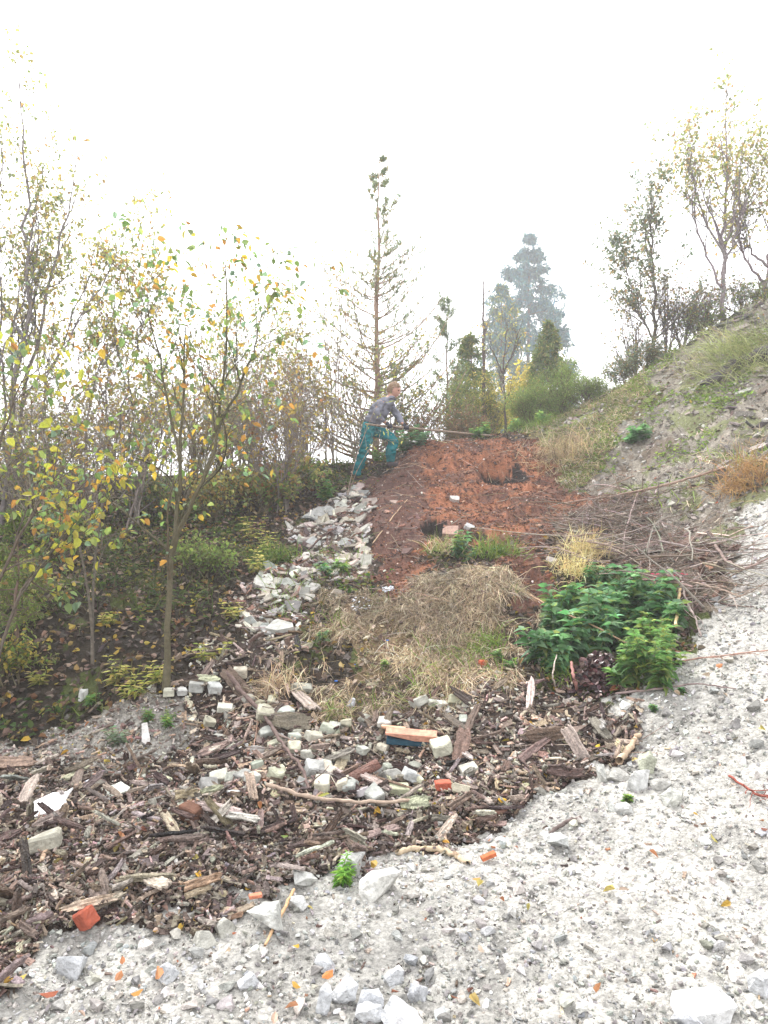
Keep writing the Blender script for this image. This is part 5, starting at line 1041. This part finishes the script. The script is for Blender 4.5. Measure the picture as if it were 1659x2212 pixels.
# straw tufts
def tuft(px, py, nn, rad, L, pal, lb, lean=(0, -.3, .5), name='grass_tuft', w=.003):
    q = hit(px, py); k = nn; pp = q + rng.standard_normal((k, 3)) * [rad, rad, 0]; pp[:, 2] = gz(pp[:, 0], pp[:, 1])
    o = blades(name, pp, L, w, pal, np.array(lean), lb, 'grass tuft', grav=1.3, stuff=False); return tag(o, lb, 'grass tuft')
STR = [(.55, .45, .22), (.48, .38, .18), (.6, .5, .28)]
tuft(1262, 1200, 380, .09, .32, STR, 'pale yellow straw tuft hanging above the nettles'); tuft(1240, 1240, 260, .10, .28, STR, 'second straw tuft just left of the nettles top')
tuft(1610, 1045, 500, .12, .35, [(.38, .24, .10), (.32, .2, .09)], 'rusty brown grass tuft near the right edge'); tuft(1600, 770, 900, .35, .6, [(.34, .38, .14), (.42, .42, .2), (.26, .3, .1)], 'large yellow green grass tuft on the upper right crest', lean=(-.6, -.3, .3))
tuft(1220, 985, 900, .22, .32, DRY + STR, 'dead grass hanging over the right edge of the red heap'); tuft(1075, 1200, 260, .10, .28, GRN, 'green grass tuft right of the dark weed'); tuft(955, 1195, 200, .08, .28, GRN + DRY, 'green grass tuft left of the dark weed')
tuft(1235, 1350, 120, .06, .4, GRN, 'long green grass blades inside the nettle clump'); tuft(1215, 1470, 150, .05, .16, GRN, 'short green grass tuft left of the reddish stick'); tuft(605, 1490, 300, .09, .22, DRY, 'isolated dead grass tuft left on the bark'); tuft(585, 1215, 260, .12, .3, GRN, 'green grass tuft on the bank above the rubble'); tuft(1150, 880, 300, .2, .3, GRN, 'green grass tuft on the knoll crest'); tuft(1045, 1405, 150, .08, .2, GRN, 'green tuft at the right side of the dead grass')
for i, (px, py, h_, pal_, lb) in enumerate([(120, 1200, 100, GB + YG, 'bushy green undergrowth on the bank at the far left'), (50, 1330, 110, YG + GB, 'yellow green undergrowth at the left edge of the bank'), (470, 1130, 90, YG, 'low tangled undergrowth right of the sapling stem'),
        (560, 1110, 90, GB + SB, 'greenish tangle on the bank right of the sapling'), (300, 1120, 80, GB + DK, 'dark green undergrowth behind the sapling stem'), (630, 1080, 80, GB + YG, 'green undergrowth at the top of the bank near the man'), (430, 1250, 60, GB, 'small green bush on the bank below the sapling fork'), (20, 1480, 80, YEL + GB, 'yellowish green bush at the lower left edge')]):
    q = hit(px, py); bush('undergrowth', lb, px, q[1], py - h_, 65, pal_, .09 if i % 2 else .07, 10, None, 2, leafr=.6, base=q)
# sprigs in front of the man
b0 = ground_at(745, 9.8)
broad('willow_shrub', 'thin willow shrub with yellow green leaves in front of the man', 'shrub', [guide(b0, [(760, 1000), (790, 930), (812, 880), (835, 830)], 9.8, 10), guide(b0, [(780, 990), (830, 940), (850, 960)], 9.8, 10)], .006, [(.36, .4, .08), (.45, .45, .12), (.3, .36, .1)], .075, n1=8, L1=.35, n2=3, L2=.16, per=1, sub=0, tpl=NARROW, bark=(.26, .2, .15), t0=.3, prof=.3, leafr=.55, tr=.0022)

# ================================================================== the man
YP = 11.1
def J(px, py, dy=0.): return Vector(W(px, py, YP + dy)) + Vector((0, 0, 0))
def skin_obj(chains, name='tmp', voxel=.012, extra=None, sub=1):
    """chains: list of [(point, radius), ...]; grown with the Skin modifier, fused to one surface"""
    me_all = bmesh.new()
    for ch in chains:
        me = bpy.data.meshes.new('t'); me.from_pydata([tuple(p) for p, r in ch], [(i, i + 1) for i in range(len(ch) - 1)], [])
        ob = bpy.data.objects.new('t', me); COL.objects.link(ob); md = ob.modifiers.new('s', 'SKIN'); md.use_smooth_shade = True
        for i, (p, r) in enumerate(ch):
            sv = me.skin_vertices[0].data[i]; sv.radius = (r, r) if np.isscalar(r) else r; sv.use_root = (i == 0)
        s2 = ob.modifiers.new('u', 'SUBSURF'); s2.levels = 2; s2.render_levels = 2
        dg = bpy.context.evaluated_depsgraph_get(); m2 = bpy.data.meshes.new_from_object(ob.evaluated_get(dg)); me_all.from_mesh(m2)
        bpy.data.objects.remove(ob); bpy.data.meshes.remove(m2)
    if extra:
        for (V, Fc) in extra:
            vs = [me_all.verts.new(v) for v in V]
            for f in Fc: me_all.faces.new([vs[i] for i in f])
    me = bpy.data.meshes.new('t'); me_all.to_mesh(me); me_all.free(); ob = bpy.data.objects.new('t', me); COL.objects.link(ob)
    rm = ob.modifiers.new('r', 'REMESH'); rm.mode = 'VOXEL'; rm.voxel_size = voxel; rm.use_smooth_shade = True
    sm = ob.modifiers.new('m', 'SMOOTH'); sm.iterations = sub; sm.factor = .5
    dg = bpy.context.evaluated_depsgraph_get(); m2 = bpy.data.meshes.new_from_object(ob.evaluated_get(dg)); bpy.data.objects.remove(ob)
    return m2
def sphere(c, r, seg=20, ring=14, fn=None):
    V = [];
    for i in range(ring + 1):
        th_ = math.pi * i / ring
        for j in range(seg):
            ph = 2 * math.pi * j / seg; v = np.array([math.sin(th_) * math.cos(ph), math.sin(th_) * math.sin(ph), math.cos(th_)]) * r
            V.append(v)
    V = np.array(V); V = fn(V) if fn else V; Fc = [(i * seg + j, i * seg + (j + 1) % seg, (i + 1) * seg + (j + 1) % seg, (i + 1) * seg + j) for i in range(ring) for j in range(seg)]
    return V + np.array(c), [f[::-1] for f in Fc]
def mesh_obj(me, name, mat, col, parent, origin, shade=None):
    at = me.color_attributes.get('Col') or me.color_attributes.new('Col', 'FLOAT_COLOR', 'POINT'); nv = len(me.vertices); c = np.ones((nv, 4)); c[:, :3] = col
    if shade is not None:
        co = np.empty(nv * 3, np.float32); me.vertices.foreach_get('co', co); c[:, :3] = shade(co.reshape(-1, 3), c[:, :3])
    at.data.foreach_set('color', c.astype(np.float32).ravel()); me.name = name; me.materials.clear(); me.materials.append(mat)
    me.polygons.foreach_set('use_smooth', [True] * len(me.polygons)); me.transform(Matrix.Translation(-Vector(origin)))
    o = bpy.data.objects.new(name, me); COL.objects.link(o); o.parent = parent; return o
org = Vector(hit(800, 1035)); man = empty('person', org, 'man in grey hoodie and teal trousers leaning forward with a long pole on the crest', 'person')
hip = J(800, 922); waist = J(808, 903); chest = J(826, 878); neck0 = J(842, 862); neck1 = J(847, 854); head = J(851, 843)
shR = J(822, 868, -.17); elR = J(813, 897, -.27); wrR = J(831, 914, -.20); shL = J(840, 869, .16); elL = J(856, 893, .16); wrL = J(868, 917, .02)
hpR = J(797, 926, -.09); knR = J(785, 973, -.12); anR = J(769, 1030, -.10); hpL = J(806, 928, .09); knL = J(850, 947, -.02); anL = J(842, 1002, .04)
footR = Vector(hit(770, 1043)); footL = Vector(hit(846, 1014)); anR = Vector((anR.x, footR.y, footR.z + .12)); anL = Vector((anL.x, footL.y, footL.z + .12))
knL.y = (hpL.y + anL.y) / 2 - .1; knR.y = (hpR.y + anR.y) / 2
fwd = (neck1 - hip).normalized(); pole_a = J(800, 917, -.26); pole_b = Vector(hit(1062, 945)) + Vector((0, 0, .02)); pd = (pole_b - pole_a).normalized()
hR = pole_a + pd * (wrR.x + .07 - pole_a.x) / pd.x; hL = pole_a + pd * (wrL.x + .06 - pole_a.x) / pd.x
wrR = hR + Vector((-.055, .01, .05)); wrL = hL + Vector((-.05, .015, .055))
def hand(h, wr, r):
    """five fingers closing round the pole from above, thumb from the other side"""
    ch = [[(wr, r * 2.6), (wr * .45 + (h + Vector((0, 0, .03))) * .55, r * 3.0), (h + Vector((0, 0, .032)) - pd * .005, r * 2.6)]]
    side = pd.cross(Vector((0, 0, 1))).normalized(); upv = side.cross(pd).normalized()
    for i, (o_, L) in enumerate([(-.033, .9), (-.011, 1.0), (.011, 1.02), (.031, .88)]):
        c = h + pd * o_; pts_ = [c + upv * .034]
        for a_ in (50, 105, 165, 215): a_ = R(a_ * L); pts_.append(c + (upv * math.cos(a_) + side * math.sin(a_)) * .027)
        ch.append([(q, r * (1 - .06 * j)) for j, q in enumerate(pts_)])
    c = h + pd * .02; ch.append([(h + upv * .03 - side * .012, r * 1.2), (c - side * .029 + upv * .008, r * 1.05), (c + pd * .012 - side * .024 - upv * .018, r)])
    return ch
# the head: skull, brow, nose, lips, chin and ears, turned towards the pole tip
def face(V):
    r = .095; V = V * np.array([1.05, .80, 1.22])
    x, y, z = V[:, 0], V[:, 1], V[:, 2]; f = np.clip(x / r, 0, 1)
    V[:, 0] += .022 * np.exp(-((y / .014) ** 2) - ((z + .022) / .018) ** 2) * (x > 0) + .008 * np.exp(-(y / .02) ** 2 - ((z + .058) / .010) ** 2) * (x > 0) + .014 * np.exp(-(y / .025) ** 2 - ((z + .09) / .018) ** 2) * (x > 0)
    V[:, 0] -= .012 * (np.exp(-((np.abs(y) - .032) / .014) ** 2 - ((z - .004) / .013) ** 2)) * (x > 0)
    V[:, 0] += .006 * np.exp(-((z - .028) / .012) ** 2) * f; V[:, 1] *= 1 - .25 * np.clip((-z - .03) / .09, 0, 1) * .9
    return V
headrot = np.array((Matrix.Rotation(R(-22), 3, 'Z') @ Matrix.Rotation(R(14), 3, 'Y')))
hv, hf = sphere((0, 0, 0), .095, 40, 30, face); ears = []
for s_ in (-1, 1):
    ev, ef = sphere((-.005, s_ * .077, -.005), .02, 10, 8, lambda v: v * np.array([.8, .35, 1.4])); ears.append((ev @ headrot.T + np.array(head), ef))
body = skin_obj([[(hip, (.13, .11)), (waist, (.125, .10)), (chest, (.15, .12)), (neck0, .07), (neck1, .052), (head, .06)],
    [(chest + Vector((0, -.05, .03)), .07), (shR, .055), (elR, .042), (wrR, .028)], [(chest + Vector((0, .05, .03)), .07), (shL, .055), (elL, .042), (wrL, .028)],
    [(hip, .1), (hpR, .09), (knR, .058), (anR + Vector((0, 0, .0)), .042)], [(hip, .1), (hpL, .09), (knL, .058), (anL, .042)],
    [(anR, .04), (anR + Vector((.05, 0, -.05)), .04), (anR + Vector((.14, -.02, -.06)), .03)], [(anL, .04), (anL + Vector((.05, 0, -.05)), .04), (anL + Vector((.14, -.02, -.06)), .03)]]
    + hand(hR, wrR, .0085) + hand(hL, wrL, .0085), extra=[(hv @ headrot.T + np.array(head), hf)] + ears, voxel=.007)
mesh_obj(body, 'body', M_skin, (.42, .23, .17), man, org)
for s_ in (-1, 1):
    ec = np.array(head) + headrot @ np.array([.084, s_ * .030, .006]); ev, ef = sphere(ec, .0095, 12, 8); a = Acc(); a.add(ev - np.array(org), [np.array(ef)], (.04, .03, .025)); a.build('eye', M_skin, man, True)
ev, ef = sphere((0, 0, 0), .01, 12, 8, lambda v: v * np.array([.5, 2.2, .45])); ev = (ev + [.099, 0, -.058]) @ headrot.T + np.array(head); a = Acc(); a.add(ev - np.array(org), [np.array(ef)], (.3, .1, .09)); a.build('mouth', M_skin, man, True)
def hairf(V):
    V = V * np.array([1.12, .92, 1.28]); n_ = 1 + .10 * vn(V[:, 0] * 90 + V[:, 1] * 40, V[:, 2] * 90, 5); V = V * n_[:, None]
    lim = np.where(V[:, 0] > .02, .035, -.06); V[:, 2] = np.maximum(V[:, 2], lim + .004); V[:, 0] = np.minimum(V[:, 0], .09); return V
hv2, hf2 = sphere((0, 0, 0), .097, 48, 32, hairf); a = Acc(); a.add((hv2 + [-.006, 0, .008]) @ headrot.T + np.array(head) - np.array(org), [np.array(hf2)], scol(hv2, (.20, .13, .08), .3, 120)); a.build('hair', mat_attr("hair", .7, 90, .4, .6, 120, spec=.2), man, True)
hood = [(neck0 + Vector((0, 0, -.02)) + Vector((-.05, -.07, .0)), .03), (neck0 + Vector((.01, -.09, .03)), .03), (neck0 + Vector((.07, -.03, .0)), .026), (neck0 + Vector((.07, .05, .0)), .026), (neck0 + Vector((0, .09, .03)), .03), (neck0 + Vector((-.07, .04, .02)), .04), (neck0 + Vector((-.06, -.06, .0)), .035)]
hoodie = skin_obj([[(hip + fwd * .0, (.152, .145)), (waist, (.15, .135)), (chest - fwd * .02, (.185, .165)), (neck0 - fwd * .015, .10), (neck0 + fwd * .005, .088)],
    [(chest + Vector((.06, -.02, .02)), .10), (neck0 + Vector((.04, -.01, -.05)), .09)],
    [(chest + Vector((0, -.05, .03)), .09), (shR, .075), (shR * .5 + elR * .5, .066), (elR, .06), (elR * .4 + wrR * .6, .05), (wrR + (elR - wrR).normalized() * .02, .04)],
    [(chest + Vector((0, .05, .03)), .09), (shL, .075), (shL * .5 + elL * .5, .066), (elL, .06), (elL * .4 + wrL * .6, .05), (wrL + (elL - wrL).normalized() * .02, .04)], hood], voxel=.011, sub=2)
def wrinkle(me, amp):
    nv = len(me.vertices); co = np.empty(nv * 3, np.float32); me.vertices.foreach_get('co', co); co = co.reshape(-1, 3).astype(float); no = np.empty(nv * 3, np.float32); me.vertices.foreach_get('normal', no); no = no.reshape(-1, 3)
    w_ = vn(co[:, 2] * 22 + co[:, 0] * 9, co[:, 0] * 12 + co[:, 1] * 10, 8) + .5 * vn(co[:, 2] * 45 - co[:, 0] * 20, co[:, 1] * 25, 9); co += no * (amp * w_)[:, None]; me.vertices.foreach_set('co', co.astype(np.float32).ravel()); me.update()
wrinkle(hoodie, .034); mesh_obj(hoodie, 'hoodie', M_cloth, (.16, .165, .20), man, org)
def up_(a_, b_, t_): return a_.lerp(b_, t_)
trou = skin_obj([[(hip + fwd * .05, (.15, .14)), (hip, (.16, .145)), (hip - Vector((0, 0, .05)), .13)],
    [(hip, .12), (hpR, .115), (up_(hpR, knR, .5), .10), (knR, .082), (up_(knR, anR, .5), .08), (anR + Vector((0, 0, .03)), .068), (anR + Vector((0, 0, -.02)), .07)],
    [(hip, .12), (hpL, .115), (up_(hpL, knL, .5), .10), (knL, .085), (up_(knL, anL, .5), .08), (anL + Vector((0, 0, .03)), .068), (anL + Vector((0, 0, -.02)), .07)]], voxel=.011, sub=2)
wrinkle(trou, .038); mesh_obj(trou, 'trousers', M_cloth, (.012, .15, .17), man, org)
for an_ in (anR, anL):
    sh = skin_obj([[(an_ + Vector((-.05, 0, -.05)), .04), (an_ + Vector((.04, -.01, -.045)), .046), (an_ + Vector((.12, -.02, -.055)), .042), (an_ + Vector((.18, -.03, -.062)), .03)], [(an_ + Vector((0, 0, .02)), .048), (an_ + Vector((0, 0, -.04)), .05)]], voxel=.009)
    mesh_obj(sh, 'shoe', M_cloth, (.06, .05, .055), man, org)
for h_, w_ in ((hR, wrR), (hL, wrL)):
    gl = skin_obj(hand(h_, w_, .0112), voxel=.006, sub=1); mesh_obj(gl, 'glove', M_cloth, (.035, .035, .045), man, org)
a = Acc(); q0 = np.array(pole_a - pd * .08); q1 = np.array(pole_b); t = np.linspace(0, 1, 20)[:, None]; tubes(a, (q0 * (1 - t) + q1 * t + .002 * rng.standard_normal((20, 3)))[None], np.full((1, 20), .0165), 10, np.array([(.22, .17, .13)]))
single('pole', a, M_wood, q0, 'long wooden pole held by the man, its far end on the knoll', 'pole', smooth=True, world=True)

# ------------------------------------------------------------------ haze: the pale November air
hb = bmesh.new(); bmesh.ops.create_cube(hb, size=1); hm = bpy.data.meshes.new('haze'); hb.to_mesh(hm); hb.free()
hz = bpy.data.objects.new('haze', hm); COL.objects.link(hz); hz.scale = (1900, 1900, 26); hz.location = (0, 0, 26 / 2 - 5)
tag(hz, 'thin pale autumn haze filling the air over the slope', 'haze', kind='stuff')
m = bpy.data.materials.new('haze'); m.use_nodes = True; t = m.node_tree; t.nodes.clear(); vo = t.nodes.new('ShaderNodeVolumePrincipled'); ou = t.nodes.new('ShaderNodeOutputMaterial')
vo.inputs['Color'].default_value = (.97, .98, 1, 1); vo.inputs['Density'].default_value = HAZE; vo.inputs['Anisotropy'].default_value = .3; t.links.new(vo.outputs[0], ou.inputs['Volume']); hm.materials.append(m)
